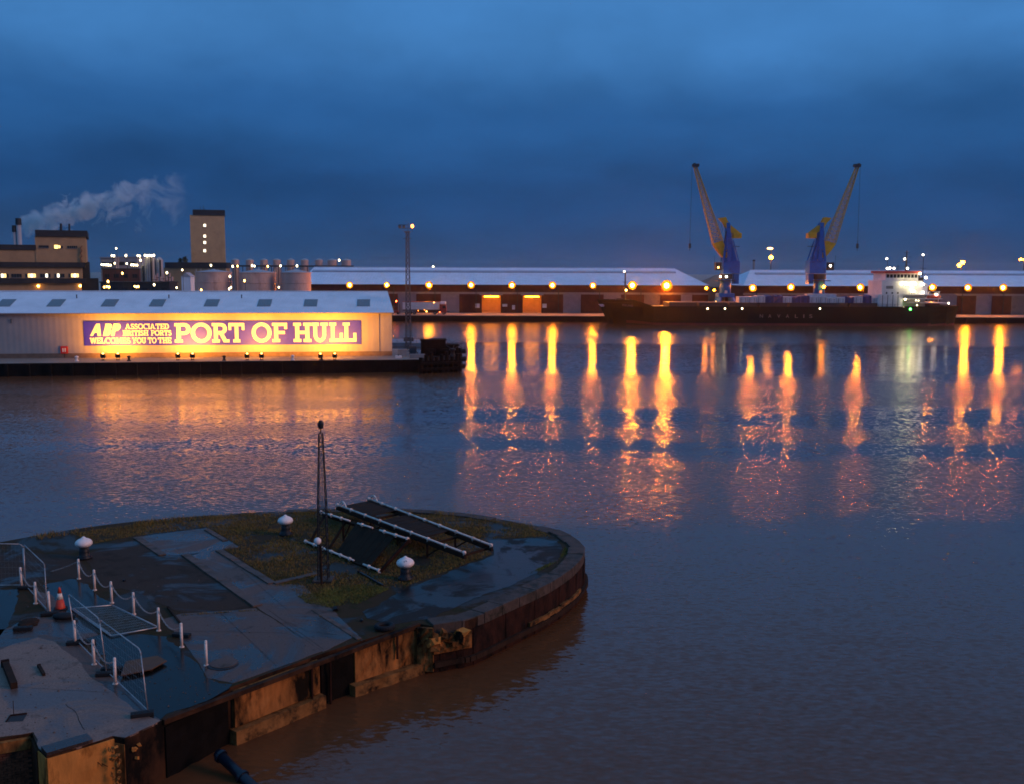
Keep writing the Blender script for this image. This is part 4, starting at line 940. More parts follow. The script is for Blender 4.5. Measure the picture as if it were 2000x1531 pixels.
# ------------------------------------------------------------------ dockside cranes
def crane(pxc, sgn, label, lamps):
    CY = FQ + 8; sc = CY / FOC * math.sqrt(1 + 0)        # metres per survey pixel at that distance
    bx = P(pxc, 580, CY).x; z_of = lambda py: P(pxc, py, CY).z
    t = thing('dockside_crane', (bx, CY, 2), label, 'crane', 'dockside cranes')
    def q(dx, py, dy=0): return V((bx + sgn * dx * sc * 1.0, CY + dy, z_of(py)))
    k = sc
    mb = MB()
    for sx in (-1, 1):
        for sy in (-1, 1): mb.bar(V((bx + sx * 3.6, CY + sy * 3.4, 2.0)), V((bx + sx * 1.9, CY + sy * 1.7, z_of(577))), 1.0, 1.0)
    mb.box((bx, CY, z_of(577)), (5.4, 5.0, 1.2)); mb.build('portal', 'crane_blue', t)
    for sx in (-1, 1): mb = MB(); mb.box((bx + sx * 3.6, CY, 2.45), (1.2, 9.5, .9)); mb.build('bogie', 'crane_dark', t)
    mb = MB(); mb.tube((bx, CY, z_of(577)), (bx, CY, z_of(537)), 1.9, 1.7, 14); mb.build('column', 'crane_blue', t, smooth=True)
    mb = MB(); mb.box((bx, CY, z_of(549)), (6.0, 5, .25)); mb.tube((bx, CY, z_of(546)), (bx, CY, z_of(536)), 2.1, 2.1, 14); mb.build('slew_ring', 'crane_dark', t)
    mb = MB(); a, b = q(-8, 535), q(24, 511); mb.box((a + b) / 2, (abs(b.x - a.x), 5.2, b.z - a.z)); hs = mb.build('machine_house', 'crane_blue', t, bevel=.15)
    mb = MB(); a, b = q(14, 555), q(24, 535.6); mb.box((a + b) / 2, (abs(b.x - a.x), 3.2, b.z - a.z)); mb.build('rear_box', 'crane_blue', t)
    mb = MB(); a, b = q(-7, 511), q(22, 509.5); mb.box((a + b) / 2 , (abs(b.x - a.x), 5.6, .25)); mb.build('house_roof', 'crane_blue', hs)
    mb = MB(); mb.box(q(-17, 521, -1.5), (2.0, 2.2, 2.6)); cab_ = mb.build('cab', 'crane_dark', t, bevel=.1)
    mb = MB(); mb.box(q(-17, 520, -2.65), (1.5, .08, 1.3)); mb.build('cab_window', 'glass_dark', cab_)
    mb = MB(); mb.pipe([q(-25, 526, -2.4), q(-9, 526, -2.4)], .08); mb.pipe([q(-25, 526, -2.4), q(-25, 500, -2.4)], .05); mb.build('cab_walkway', 'crane_dark', t)
    # tower: two leaning side frames
    for sy in (-1.6, 1.6):
        mb = MB(); mb.bar(q(4, 511, sy), q(1, 436, sy * .55), 1.25, 1.0); mb.bar(q(17, 511, sy), q(5, 470, sy * .8), .6, .5); mb.bar(q(22, 509, sy), q(11, 470, sy * .8), .45, .35)
        mb.bar(q(-7, 511, sy), q(1, 450, sy * .7), .7, .5); mb.bar(q(13, 511, sy), q(4, 452, sy * .7), .55, .5)
        for k3 in range(4): mb.bar(q(-6 + k3 * 1.7, 508 - k3 * 14, sy), q(12 - k3 * 2.0, 497 - k3 * 13, sy), .28, .3)
        mb.build('tower_frame', 'crane_blue', t)
    mb = MB()
    for py in (445, 460, 475, 490): mb.bar(q(2, py, -1.5), q(2, py, 1.5), .4, .4)
    mb.bar(q(7, 482, 0), q(25, 482, 0), 1.4, .18); mb.bar(q(-2, 452, -.9), q(-2, 476, -1.1), .6, .6); mb.build('cross_beam', 'crane_dark', t)
    # counterweight lever
    for sy in (-1.1, 1.1):
        mb = MB(); o = [q(-17, 427, sy), q(-4, 425, sy), q(2, 438, sy), q(25, 456, sy), q(18, 462, sy), q(-3, 446, sy), q(-8, 436, sy)]
        mb.add([p + V((0, -.2, 0)) for p in o] + [p + V((0, .2, 0)) for p in o], [(0, 1, 2, 3, 4, 5, 6), (13, 12, 11, 10, 9, 8, 7)] + [(i, (i + 1) % 7, 7 + (i + 1) % 7, 7 + i) for i in range(7)])
        mb.build('lever_arm', 'crane_yellow', t)
    mb = MB(); a, b = q(11, 466), q(27, 456); mb.box((a + b) / 2, (abs(b.x - a.x), 3.4, abs(b.z - a.z))); mb.build('counterweight', 'crane_yellow', t, bevel=.15)
    # jib foot plates and lattice jib
    for sy in (-1.3, 1.3):
        mb = MB(); o = [q(-27, 477, sy), q(-9, 471, sy), q(4, 500, sy), q(3, 506, sy), q(-8, 503, sy), q(-20, 488, sy)]
        mb.add([p + V((0, -.15, 0)) for p in o] + [p + V((0, .15, 0)) for p in o], [tuple(range(6)), tuple(range(11, 5, -1))] + [(i, (i + 1) % 6, 6 + (i + 1) % 6, 6 + i) for i in range(6)])
        mb.build('jib_foot', 'crane_yellow', t)
    def chord(f, i):                       # front and rear edges of the jib, both sides
        fr = V(q(-26, 478)).lerp(q(-67, 326), f); bk = V(q(-8, 472)).lerp(q(-61.5, 326), f)
        mid = (fr + bk) / 2; bulge = 1.0
        p = fr if i % 4 in (0, 3) else bk
        y = (1.3 + (.35 - 1.3) * f) * (-1 if i % 4 in (0, 1) else 1); return p + V((0, y, 0))
    mb = MB(); nb = 18
    for i in range(4):
        for k2 in range(nb): mb.tube(chord(k2 / nb, i), chord((k2 + 1) / nb, i), .15, .15, 5, False)
    for k2 in range(nb):
        for i in range(4):
            mb.tube(chord(k2 / nb, i), chord((k2 + 1) / nb, i + 1), .075, .075, 4, False); mb.tube(chord((k2 + 1) / nb, i), chord((k2 + 1) / nb, i + 1), .075, .075, 4, False)
            mb.tube(chord(k2 / nb, i + 1), chord((k2 + 1) / nb, i), .06, .06, 4, False)
    jib = mb.build('jib', 'crane_lattice', t)
    mb = MB(); mb.box(q(-63.5, 324), (2.2, 1.6, .9)); mb.tube(q(-66, 323, -.5), q(-66, 323, .5), .6, .6, 12); mb.tube(q(-60, 324, -.5), q(-60, 324, .5), .55, .55, 12); mb.build('jib_head', 'crane_dark', jib)
    for dx in (-.5, .5): mb = MB(); mb.tube(q(-70 + dx, 326), q(-71 + dx, 473), .03, .03, 4, False); mb.build('hoist_rope', 'crane_dark', t)
    mb = MB(); mb.box(q(-70.8, 481), (.7, .5, 1.5)); mb.tube(q(-70.8, 484), q(-70.8, 491), .12, .06, 6); mb.tube(q(-70.8, 470), q(-70.8, 478), .1, .1, 6); mb.build('hook_block', 'crane_dark', t)
    for dx in (-12, -5, -1): mb = MB(); mb.tube(q(dx - 3, 430), q(dx - 14 - dx * .3, 474), .04, .04, 4, False); mb.build('stay_rope', 'crane_dark', t)
    for px, py, m, r in lamps:
        p = P(px, py, CY - 3.0); mb = MB(); mb.ball(p, r, 8, 6); o = mb.build('crane_lamp', m, t, smooth=True)
        mb = MB(); mb.bar(p + V((0, .1, 0)), p + V((0, 1.2, .1)), .1, .1); mb.build('lamp_arm', 'crane_dark', o)
    for py, w in ((582, .8), ): mb = MB(); mb.box((bx - .1, CY - 2.0, z_of(574)), (.8, .3, 2.0)); mb.build('number_plate', 'bundle_white', t)
    return t
crane(1416, 1, 'blue and yellow dockside crane with jib leaning left, nearer the ship bow', [(1407, 541, 'lamp_white', .3), (1418.5, 541, 'lamp_white', .34), (1403, 523, 'lamp_plant_warm', .28), (1395, 567.5, 'lamp_sodium_small', .34), (1398, 591, 'lamp_plant_warm', .34)])
crane(1599, -1, 'blue and yellow dockside crane with jib leaning right, nearer the ship bridge', [(1622, 520, 'lamp_white', .36), (1609, 561, 'lamp_sodium_small', .46)])

# ------------------------------------------------------------------ tall yard lights beyond the sheds
def yard_light(px, Y, lamps, label):
    x = P(px, 540, Y).x; top = P(px, min(l[1] for l in lamps), Y).z
    t = thing('yard_light', (x, Y, 2), label, 'lamp post', 'tall yard lights beyond the sheds')
    mb = MB(); mb.tube((x, Y, 2), (x, Y, top), .28, .14, 8); mb.build('pole', 'mast_steel', t)
    for lx, ly, m, r, sx, sz in lamps:
        p = P(lx, ly, Y - .6); mb = MB(); mb.ball(p, r, 10, 6, sx, 1, sz); o = mb.build('lamp_head', m, t, smooth=True)
        mb = MB(); mb.bar(p + V((0, .2, 0)), V((x, Y, p.z)), .12, .12); mb.build('lamp_arm', 'mast_steel', o)
yard_light(1505, 425, [(1504, 486, 'lamp_plant_warm', .75, 1.6, .55), (1506, 503.5, 'lamp_sodium_small', .8, 1, 1)], 'tall yard light with two stacked lamps between the cranes')
yard_light(1877, 425, [(1873.5, 519, 'lamp_sodium_small', .75, 1, 1), (1880, 513.5, 'lamp_sodium_small', .8, 1.1, 1)], 'tall yard light with twin orange lamps right of the ship bridge')
yard_light(1998, 425, [(1994, 507.5, 'lamp_sodium_small', .55, 1.2, .8), (2002, 507.5, 'lamp_sodium_small', .55, 1.2, .8)], 'tall yard light cut by the right picture edge')
yard_light(846, 430, [(846, 522.5, 'lamp_plant', .55, .8, 1)], 'yard light with one white lamp just above the long shed roof')
p = P(1472, 528, 400); t = thing('vent_stack', (p.x, 400, 2), 'slim pale vent stack above the right shed roof', 'stack')
mb = MB(); mb.tube((p.x, 400, 2), (p.x, 400, P(1472, 511, 400).z), .45, .42, 10); mb.build('flue', 'far_concrete', t); mb = MB(); mb.tube((p.x, 400, P(1472, 511, 400).z), (p.x, 400, P(1472, 508, 400).z), .55, .5, 10); mb.build('cowl', 'factory_dark', t)

# ------------------------------------------------------------------ factory, tower, tanks and process plant at left
def bx_px(mb, x0, x1, y0, y1, Y, depth):
    """solid block whose front face stands at distance Y"""
    a, b = P(x0, y1, Y), P(x1, y0, Y); za = 2.0 if y1 is None else a.z
    mb.box(((a.x + b.x) / 2, Y + depth / 2, (a.z + b.z) / 2), (b.x - a.x, depth, b.z - a.z)); return mb
FY = 335.0
p = P(80, 600, FY)
fac = thing('factory', (p.x, FY, 2), 'tan factory block with dark roof bands and lit windows at far left', 'building')
mb = MB(); bx_px(mb, 70.5, 165, 462, 513, FY, 34); mb.build('upper_block', 'factory_tan', fac)
mb = MB(); bx_px(mb, 67.5, 167, 450, 462, FY - .6, 35); mb.build('upper_parapet', 'factory_dark', fac)
mb = MB(); bx_px(mb, -140, 70, 488, 513, FY + .2, 34); mb.build('middle_block', 'factory_tan', fac)
mb = MB(); bx_px(mb, -140, 69.5, 479, 488, FY - .3, 34); mb.build('roof_edge', 'factory_dark', fac)
mb = MB(); bx_px(mb, -140, 161, 513, 521.5, FY - 1.2, 36); mb.build('canopy_band', 'factory_dark', fac)
mb = MB(); bx_px(mb, -140, 158, 521.5, 545, FY - .2, 34); mb.build('window_storey', 'factory_tan', fac)
mb = MB(); bx_px(mb, -140, 162, 545, 553.5, FY - 1.4, 36); mb.build('canopy_band', 'factory_dark', fac)
mb = MB(); bx_px(mb, -140, 157, 553.5, 612, FY - .1, 34); mb.build('ground_storey', 'factory_tan', fac)
mb = MB(); bx_px(mb, 165, 197, 545, 612, FY + 3, 20); mb.build('side_wing', 'factory_dark', fac)
mb = MB(); bx_px(mb, 160, 186, 512, 545, FY + 6, 20); mb.build('side_block', 'factory_dark', fac)
mb = MB(); bx_px(mb, 168, 184, 505, 512, FY + 7, 10); mb.build('roof_hut', 'factory_tan', fac)
def pane(x0, x1, y0, y1, m, parent, Y, name='window'):
    mb = MB(); bx_px(mb, x0, x1, y0, y1, Y - .12, .14); w = mb.build(name, m, parent)
    a, b = P(x0, y1, Y), P(x1, y0, Y); mb = MB(); mb.box(((a.x + b.x) / 2, Y - .16, a.z - .08), (b.x - a.x + .2, .24, .14)); mb.build('sill', 'far_concrete', w)
pane(75.5, 94, 480, 484.5, 'glass_dark', fac, FY)
pane(105, 112, 479, 486, 'window_lit', fac, FY); pane(113, 116, 480, 485, 'window_lit', fac, FY); pane(118, 121, 480.5, 485, 'glass_dark', fac, FY)
for x in (130, 134, 138, 142, 146): pane(x, x + 2.8, 480.5, 485, 'glass_dark', fac, FY)
k = 0
for x0 in (0, 24, 50, 78, 105, 132):
    for j in range(4):
        x = x0 + j * 4.9; lit = (x0, j) in ((0, 1), (0, 2), (50, 1), (50, 2), (50, 3), (78, 2), (105, 1), (132, 1), (132, 2), (132, 3))
        pane(x, x + 4.1, 535.5, 542.5, ('window_lit', 'window_white')[(x0 // 10 + j) % 2] if lit else 'glass_dark', fac, FY - .2)
for x in (73, 153):
    p = P(x, 559.5, FY - .8); mb = MB(); mb.ball(p, .42, 8, 6); o = mb.build('wall_lamp', 'lamp_plant_warm', fac, smooth=True); mb = MB(); mb.bar(p, p + V((0, .8, .1)), .12, .12); mb.build('lamp_arm', 'factory_dark', o)
for x, w in ((132, .45), (148, .35)):
    a, b = P(x, 452, FY + 6), P(x, 437, FY + 6); mb = MB(); mb.tube(a, b, w, w * .85, 8); mb.build('roof_flue', 'factory_dark', fac)
mb = MB()
for i in range(7): mb.bar(P(157.5 - (i % 2) * 4, 480 + i * 5, FY - .5), P(157.5 - ((i + 1) % 2) * 4, 485 + i * 5, FY - .5), .5, .2)
mb.build('fire_stair', 'plant_red', fac)
for i, (x, y0, w) in enumerate(((36.5, 441, 4.2), (45, 427, 5.0))):
    p = P(x, 600, 380); a = P(x, y0, 380); t = thing('chimney', (p.x, 380, 2), ('shorter round factory chimney with black top at far left', 'taller round factory chimney with black top, venting steam')[i], 'chimney', 'chimneys of the factory')
    r = w * 380 / FOC; mb = MB(); mb.tube((p.x, 380, 2), (p.x, 380, a.z - 2.4), r * .95, r * .9, 14); mb.build('shaft', 'silo_grey', t, smooth=True)
    mb = MB(); mb.tube((p.x, 380, a.z - 2.4), (p.x, 380, a.z), r * 1.12, r * 1.05, 14); mb.build('cap', 'factory_dark', t)
fac.rotation_euler.z = R(22); fac.scale = (.94, 1, 1)
# tower block
TY = 470.0; p = P(408, 600, TY)
tw = thing('tower_block', (p.x, TY, 2), 'tall windowless tan tower with dark top and four lit windows in a column', 'building')
mb = MB(); bx_px(mb, 377.5, 438, 421, 612, TY, 15); mb.build('shaft', 'tower_tan', tw)
mb = MB(); bx_px(mb, 376.5, 438.5, 410.5, 421, TY - .4, 15.8); mb.build('parapet', 'factory_dark', tw)
mb = MB(); bx_px(mb, 438, 441, 423, 612, TY + 4, 9); mb.build('stair_shaft', 'silo_grey', tw)
for y in (441, 462, 474.5, 490.5): pane(397.5, 402, y - 2.6, y + 2.6, 'window_white', tw, TY)
mb = MB()
for x, y1 in ((396, 404), (402, 402), (404.5, 407)): mb.tube(P(x, 411, TY + 4), P(x, y1, TY + 4), .12, .08, 5)
mb.build('aerial', 'factory_dark', tw)
tw.rotation_euler.z = R(15.5); tw.scale = (.965, 1, 1)
t = thing('low_warehouse', P(380, 610, TY - 8), 'low tan warehouse with dark roof at the foot of the tower', 'building')
mb = MB(); bx_px(mb, 322, 442, 513.5, 524, TY - 8, 7.4); mb.build('roof', 'factory_dark', t)
mb = MB(); bx_px(mb, 323, 441, 524, 612, TY - 7.5, 6.8); mb.build('wall', 'factory_tan', t)
# big round tanks with conical roofs
def tank(px, w, ytop, ycone, Y, label):
    c = P(px, 560, Y); r = w / 2 * Y / FOC; zt2, zc = P(px, ytop, Y).z, P(px, ycone, Y).z
    t = thing('storage_tank', (c.x, Y + r, 2), label, 'tank', 'round storage tanks behind the shed')
    mb = MB(); mb.lathe([(r, 2), (r, zt2)], (c.x, Y + r, 0), 40); mb.build('shell', 'tank_steel', t, smooth=False)
    mb = MB(); mb.lathe([(r + .12, zt2), (.6, zc - .2), (.4, zc)], (c.x, Y + r, 0), 40); rf = mb.build('cone_roof', 'silo_grey', t)
    for z in (zt2 - .25, zt2 - 3.2): mb = MB(); mb.lathe([(r + .02, z), (r + .14, z + .05), (r + .14, z + .3), (r + .02, z + .35)], (c.x, Y + r, 0), 40); mb.build('hoop', 'tank_steel', t)
    mb = MB()
    for i in range(12):
        a = 2 * math.pi * i / 12; mb.tube((c.x + (r - .2) * math.cos(a), Y + r + (r - .2) * math.sin(a), zt2), (c.x + (r - .2) * math.cos(a), Y + r + (r - .2) * math.sin(a), zt2 + 1), .05, .05, 4)
    mb.build('roof_rail', 'silo_grey', rf)
tank(407.5, 70, 532, 526, 300, 'round pinkish storage tank with conical roof left of three')
tank(495, 71, 533, 525.5, 300, 'round pinkish storage tank with conical roof in the middle of three')
tank(572, 58, 533, 526, 300, 'round storage tank half hidden by the long shed roof end')
# row of small silos further back
for i, x in enumerate((461, 489, 517, 542, 569, 596, 624, 650, 677)):
    Y = 520; c = P(x, 560, Y); r = (7.5 if i < 7 else 9.5) * Y / FOC; zt2 = P(x, 508.5 if i < 7 else 509, Y).z
    t = thing('small_silo', (c.x, Y, 2), '%s small round silo from the left in the back row' % ORD[i], 'silo', 'row of small silos')
    mb = MB(); mb.lathe([(r, 2), (r, zt2)], (c.x, Y, 0), 20); mb.build('shell', 'tank_steel', t, smooth=False); mb = MB(); mb.lathe([(r * 1.03, zt2), (r * .3, zt2 + .7), (.2, zt2 + .8)], (c.x, Y, 0), 20); mb.build('roof', 'silo_grey', t)
t = thing('silo_gallery', P(560, 530, 512), 'dark gantry running along the row of small silos', 'gantry')
mb = MB(); bx_px(mb, 445, 690, 519.5, 521.5, 512, 2); mb.build('walkway', 'factory_dark', t)
mb = MB()
for x in range(446, 692, 14): a = P(x, 520, 513); mb.tube((a.x, 513, 2), (a.x, 513, a.z), .2, .2, 5)
mb.build('trestle', 'factory_dark', t)
# process plant
def block(name, label, cat, x0, x1, y0, Y, d, m, roofm='factory_dark', extra=None):
    p = P((x0 + x1) / 2, 600, Y); t = thing(name, (p.x, Y, 2), label, cat)
    mb = MB(); a, b = P(x0, y0, Y), P(x1, y0, Y); mb.box(((a.x + b.x) / 2, Y + d / 2, (2 + a.z) / 2), (b.x - a.x, d, a.z - 2)); mb.build('wall', m, t)
    mb = MB(); mb.box(((a.x + b.x) / 2, Y + d / 2, a.z + .2), (b.x - a.x + .5, d + .5, .4)); mb.build('roof', roofm, t)
    n = max(2, int((b.x - a.x) / 3)); 
    for i in range(n):
        mb = MB(); mb.box((a.x + (b.x - a.x) * (i + .5) / n, Y - .06, a.z - 2.2), ((b.x - a.x) / n * .55, .12, 1.3)); mb.build('window', 'glass_dark', t)
    return t
block('plant_building', 'dark red brick plant building left of the silos', 'building', 200, 272, 527, 350, 16, 'plant_red')
block('plant_annex', 'dark low annex at the foot of the red plant building', 'building', 196, 330, 553, 322, 8, 'factory_dark')
block('filter_house', 'grey boxy filter house on the plant skyline', 'building', 196, 224, 505, 380, 8, 'silo_grey', 'silo_grey')
block('filter_house', 'wider grey filter house right of the other on the skyline', 'building', 226, 268, 504, 384, 8, 'silo_grey', 'silo_grey')
for i, (x0, x1, y0) in enumerate(((285, 306, 504), (307, 320, 508), (276, 284, 520))):
    Y = 345; c = P((x0 + x1) / 2, 560, Y); r = (x1 - x0) / 2 * Y / FOC; z1 = P(x0, y0, Y).z
    t = thing('tall_silo', (c.x, Y, 2), ('tall grey cylindrical silo, widest of the plant group', 'grey silo just right of the widest one', 'slim grey silo just left of the widest one')[i], 'silo', 'tall silos of the plant')
    mb = MB(); mb.lathe([(r, 2), (r, z1)], (c.x, Y, 0), 24); mb.build('shell', 'silo_grey', t); mb = MB(); mb.lathe([(r * .99, z1), (r * .4, z1 + .8), (.2, z1 + .9)], (c.x, Y, 0), 24); mb.build('roof', 'silo_grey', t)
    mb = MB(); mb.bar((c.x + r * .5, Y - r, 2), (c.x + r * .5, Y - r, z1), .5, .1); mb.build('ladder', 'factory_dark', t)
rng = random.Random(5)
for i, (x, y) in enumerate(((304, 538), (308, 534), (314, 541), (320, 536), (326, 540), (332, 534), (337, 541))):
    Y = 330 + (i % 3) * 4; c = P(x, 560, Y); z1 = P(x, y, Y).z
    t = thing('process_column', (c.x, Y, 2), '%s thin process column from the left beside the grey silos' % ORD[i], 'column', 'thin process columns')
    mb = MB(); mb.tube((c.x, Y, 2), (c.x, Y, z1), .38, .3, 8); mb.build('pipe', 'tank_steel', t); mb = MB(); mb.box((c.x, Y, z1 - 1.5), (1.3, 1.3, .12)); mb.build('platform', 'factory_dark', t)
p = P(363, 600, 318); t = thing('white_hopper', (p.x, 318, 2), 'white gabled hopper left of the first round tank', 'hopper')
mb = MB(); a, b = P(354, 541, 318), P(372, 541, 318); mb.box(((a.x + b.x) / 2, 320, (2 + a.z) / 2), (b.x - a.x, 4, a.z - 2)); mb.build('body', 'far_roof', t)
mb = MB(); z = a.z; mb.add([V((a.x - .2, 317.8, z)), V((b.x + .2, 317.8, z)), V(((a.x + b.x) / 2, 317.8, z + 1.3)), V((a.x - .2, 322.2, z)), V((b.x + .2, 322.2, z)), V(((a.x + b.x) / 2, 322.2, z + 1.3))], [(0, 1, 2), (5, 4, 3), (0, 3, 4, 1), (1, 4, 5, 2), (2, 5, 3, 0)]); mb.build('roof', 'silo_grey', t)
# plant lamps on their poles
LP = []
def lamp_row(kind, desc, pts):
    for n, (x, y) in enumerate(pts): LP.append((x, y, kind, desc % ORD[n] if '%s' in desc else desc))
lamp_row(0, 'highest white plant lamp, above the left filter house', [(227, 486)])
lamp_row(0, '%s of two white lamps close together over the left filter house', [(218.5, 500), (222.5, 500.5)])
lamp_row(0, 'single white lamp above the middle of the wider filter house', [(246, 500)])
lamp_row(0, '%s of two white lamps at the right edge of the wider filter house', [(269, 500), (273, 501)])
lamp_row(0, 'white lamp just below the pair at the wider filter house edge', [(274.5, 509)])
lamp_row(0, 'lone white lamp on the front of the left filter house', [(224, 515)])
lamp_row(0, 'lone white lamp on the front of the wider filter house', [(247.5, 515.5)])
lamp_row(0, '%s lamp from the left in the row of five on the widest silo', [(283 + i * 4.4, 499.5 + (i % 2) * .8) for i in range(5)])
lamp_row(0, '%s lamp from the left in the row of five above the red plant building', [(198.5 + i * 4.4, 517.5 + i * .3) for i in range(5)])
lamp_row(0, '%s lamp from the left in the row of four under the wider filter house', [(256.5 + i * 3.8, 518 + i * .2) for i in range(4)])
lamp_row(1, 'orange lamp on the face of the red plant building', [(239, 534.5)])
lamp_row(1, 'orange lamp over the low dark annex', [(211, 550.5)])
lamp_row(1, '%s of three amber lamps low at the left end of the annex', [(203.5, 561.5), (208.5, 560.5), (213, 561.5)])
lamp_row(1, '%s of three amber lamps low at the middle of the annex', [(263, 560), (266.5, 561), (270, 560.5)])
lamp_row(0, 'white lamp among the thin process columns', [(326, 533.5)])
lamp_row(0, 'white lamp in front of the low tan warehouse', [(356, 528)])
lamp_row(0, 'white lamp above the left round tank', [(412, 519)])
lamp_row(0, 'low white lamp at the foot of the widest silo', [(301, 557)])
lamp_row(0, 'low white lamp between the columns and the white hopper', [(345, 562.5)])
lamp_row(1, 'low amber lamp before the left round tank', [(393, 567)])
lamp_row(0, '%s white lamp from the left along the small silo row', [(454.5, 521), (492.5, 519.5), (497, 520.5), (548, 520), (580, 520)])
lamp_row(1, '%s amber lamp from the left along the small silo row', [(464, 520.5), (523, 521)])
lamp_row(0, 'white lamp high on the right end of the small silo row', [(662.5, 509)])
lamp_row(0, '%s white lamp from the top between the left and middle round tanks', [(449, 540.5), (451, 562), (447.5, 565)])
lamp_row(1, 'amber lamp on the face of the middle round tank', [(477.5, 549)])
lamp_row(0, 'low white lamp between the middle and right round tanks', [(544.5, 562)])
for i, (x, y, k, lbl) in enumerate(LP):
    Y = 296.0 if y > 524 else (506 if x > 440 else 342); p = P(x, y, Y)
    t = thing('plant_lamp', (p.x, Y, 2), lbl, 'lamp', 'small lamps of the process plant')
    r = .00085 * Y * (1.0 + .35 * ((i * 37) % 7) / 7); mb = MB(); mb.ball(p, r, 8, 6, .85, 1, 1.15); mb.build('lamp_head', 'lamp_plant_warm' if k else 'lamp_plant', t, smooth=True)
    mb = MB(); mb.tube((p.x + r * .3, Y + r, 2), (p.x + r * .3, Y + r, p.z), .08, .06, 5); mb.build('pole', 'factory_dark', t)
# bare trees on the skyline
def tree(px, py, Y, w, label, seed):
    rng = random.Random(seed); c = P(px, 560, Y); top = P(px, py, Y).z; hw_ = w * Y / FOC / 2
    t = thing('tree', (c.x, Y, 2), label, 'tree', 'dark trees left of the tower')
    mb = MB(); mb.tube((c.x, Y, 2), (c.x, Y, top - 3), .45, .2, 7)
    for k in range(9):
        a = rng.random() * 6.28; z = 6 + (top - 9) * k / 9; mb.tube((c.x, Y, z), (c.x + hw_ * .8 * math.cos(a), Y + hw_ * .8 * math.sin(a), z + 2.5), .15, .05, 5)
    mb.build('trunk', 'bark', t)
    mb = MB()
    for k in range(900):
        u = rng.random(); z = top - (top - 8) * (u ** 1.2); rr = hw_ * (1 - ((z - (top + 8) / 2) / ((top - 8) / 2 + .1)) ** 2) ** .5 if abs(z - (top + 8) / 2) < (top - 8) / 2 else .2
        a = rng.random() * 6.28; q = rr * rng.random() ** .4 * (0.75 + .5 * math.sin(a * 3 + z)); p = V((c.x + q * math.cos(a), Y + q * math.sin(a), z)); s = .35 + .3 * rng.random()
        d1 = V((rng.uniform(-1, 1), rng.uniform(-1, 1), rng.uniform(-1, 1))).normalized() * s; d2 = V((rng.uniform(-1, 1), rng.uniform(-1, 1), rng.uniform(-1, 1))).normalized() * s
        mb.add([p, p + d1, p + d1 + d2, p + d2], [(0, 1, 2, 3)])
    mb.build('crown', 'leaf_dark', t)
tree(354, 506, 520, 11, 'small dark tree left of the tower foot', 1); tree(363, 503, 520, 13, 'larger dark tree against the tower side', 2)

# steam drifting from the chimneys
def steam():
    m = bpy.data.materials.new('steam'); m.use_nodes = True; nt = m.node_tree; N = nt.nodes; L = nt.links; N.clear()
    out = N.new('ShaderNodeOutputMaterial'); vol = N.new('ShaderNodeVolumePrincipled'); L.new(vol.outputs[0], out.inputs['Volume'])
    vol.inputs['Color'].default_value = (1, 1, 1, 1)
    tc = N.new('ShaderNodeTexCoord'); sep = N.new('ShaderNodeSeparateXYZ'); L.new(tc.outputs['Generated'], sep.inputs[0])
    def m_(op, a, b=None, clamp=False):
        n = N.new('ShaderNodeMath'); n.operation = op; n.use_clamp = clamp
        for i, q in enumerate((a, b)):
            if q is None: continue
            if isinstance(q, (int, float)): n.inputs[i].default_value = q
            else: L.new(q, n.inputs[i])
        return n.outputs[0]
    nz = N.new('ShaderNodeTexNoise'); L.new(tc.outputs['Object'], nz.inputs['Vector']); nz.inputs['Scale'].default_value = .125; nz.inputs['Detail'].default_value = 5; nz.inputs['Roughness'].default_value = .6; nz.inputs['Distortion'].default_value = .7
    gx, gy, gz = sep.outputs
    zc = m_('ADD', .20, m_('MULTIPLY', m_('POWER', gx, .7), .52))             # plume axis climbs, then drifts
    wz = m_('ADD', .24, m_('MULTIPLY', gx, .26))
    rz = m_('DIVIDE', m_('SUBTRACT', gz, zc), wz); ry = m_('DIVIDE', m_('SUBTRACT', gy, .5), .42)
    r2 = m_('ADD', m_('MULTIPLY', rz, rz), m_('MULTIPLY', ry, ry))
    sh = m_('SUBTRACT', 1.0, r2)
    fall = m_('SUBTRACT', 1.02, m_('MULTIPLY', gx, 1.05), True)
    d = m_('SUBTRACT', m_('ADD', m_('MULTIPLY', sh, .22), nz.outputs['Fac']), .655)
    d = m_('MULTIPLY', m_('MULTIPLY', m_('MAXIMUM', d, 0.0), fall), 5.0)
    L.new(d, vol.inputs['Density']); MATS['steam'] = m
    try: m.cycles.volume_step_rate = .6
    except Exception: pass
    Y = 400; a, b = P(36, 474, Y), P(372, 338, Y)
    mb = MB(); mb.box(((a.x + b.x) / 2, Y, (a.z + b.z) / 2), (b.x - a.x, 16, b.z - a.z))
    o = mb.build('steam_plume', 'steam', org=((a.x + b.x) / 2, Y, a.z)); tag(o, 'pale steam drifting right from the factory chimneys', 'steam', kind='stuff')
steam()

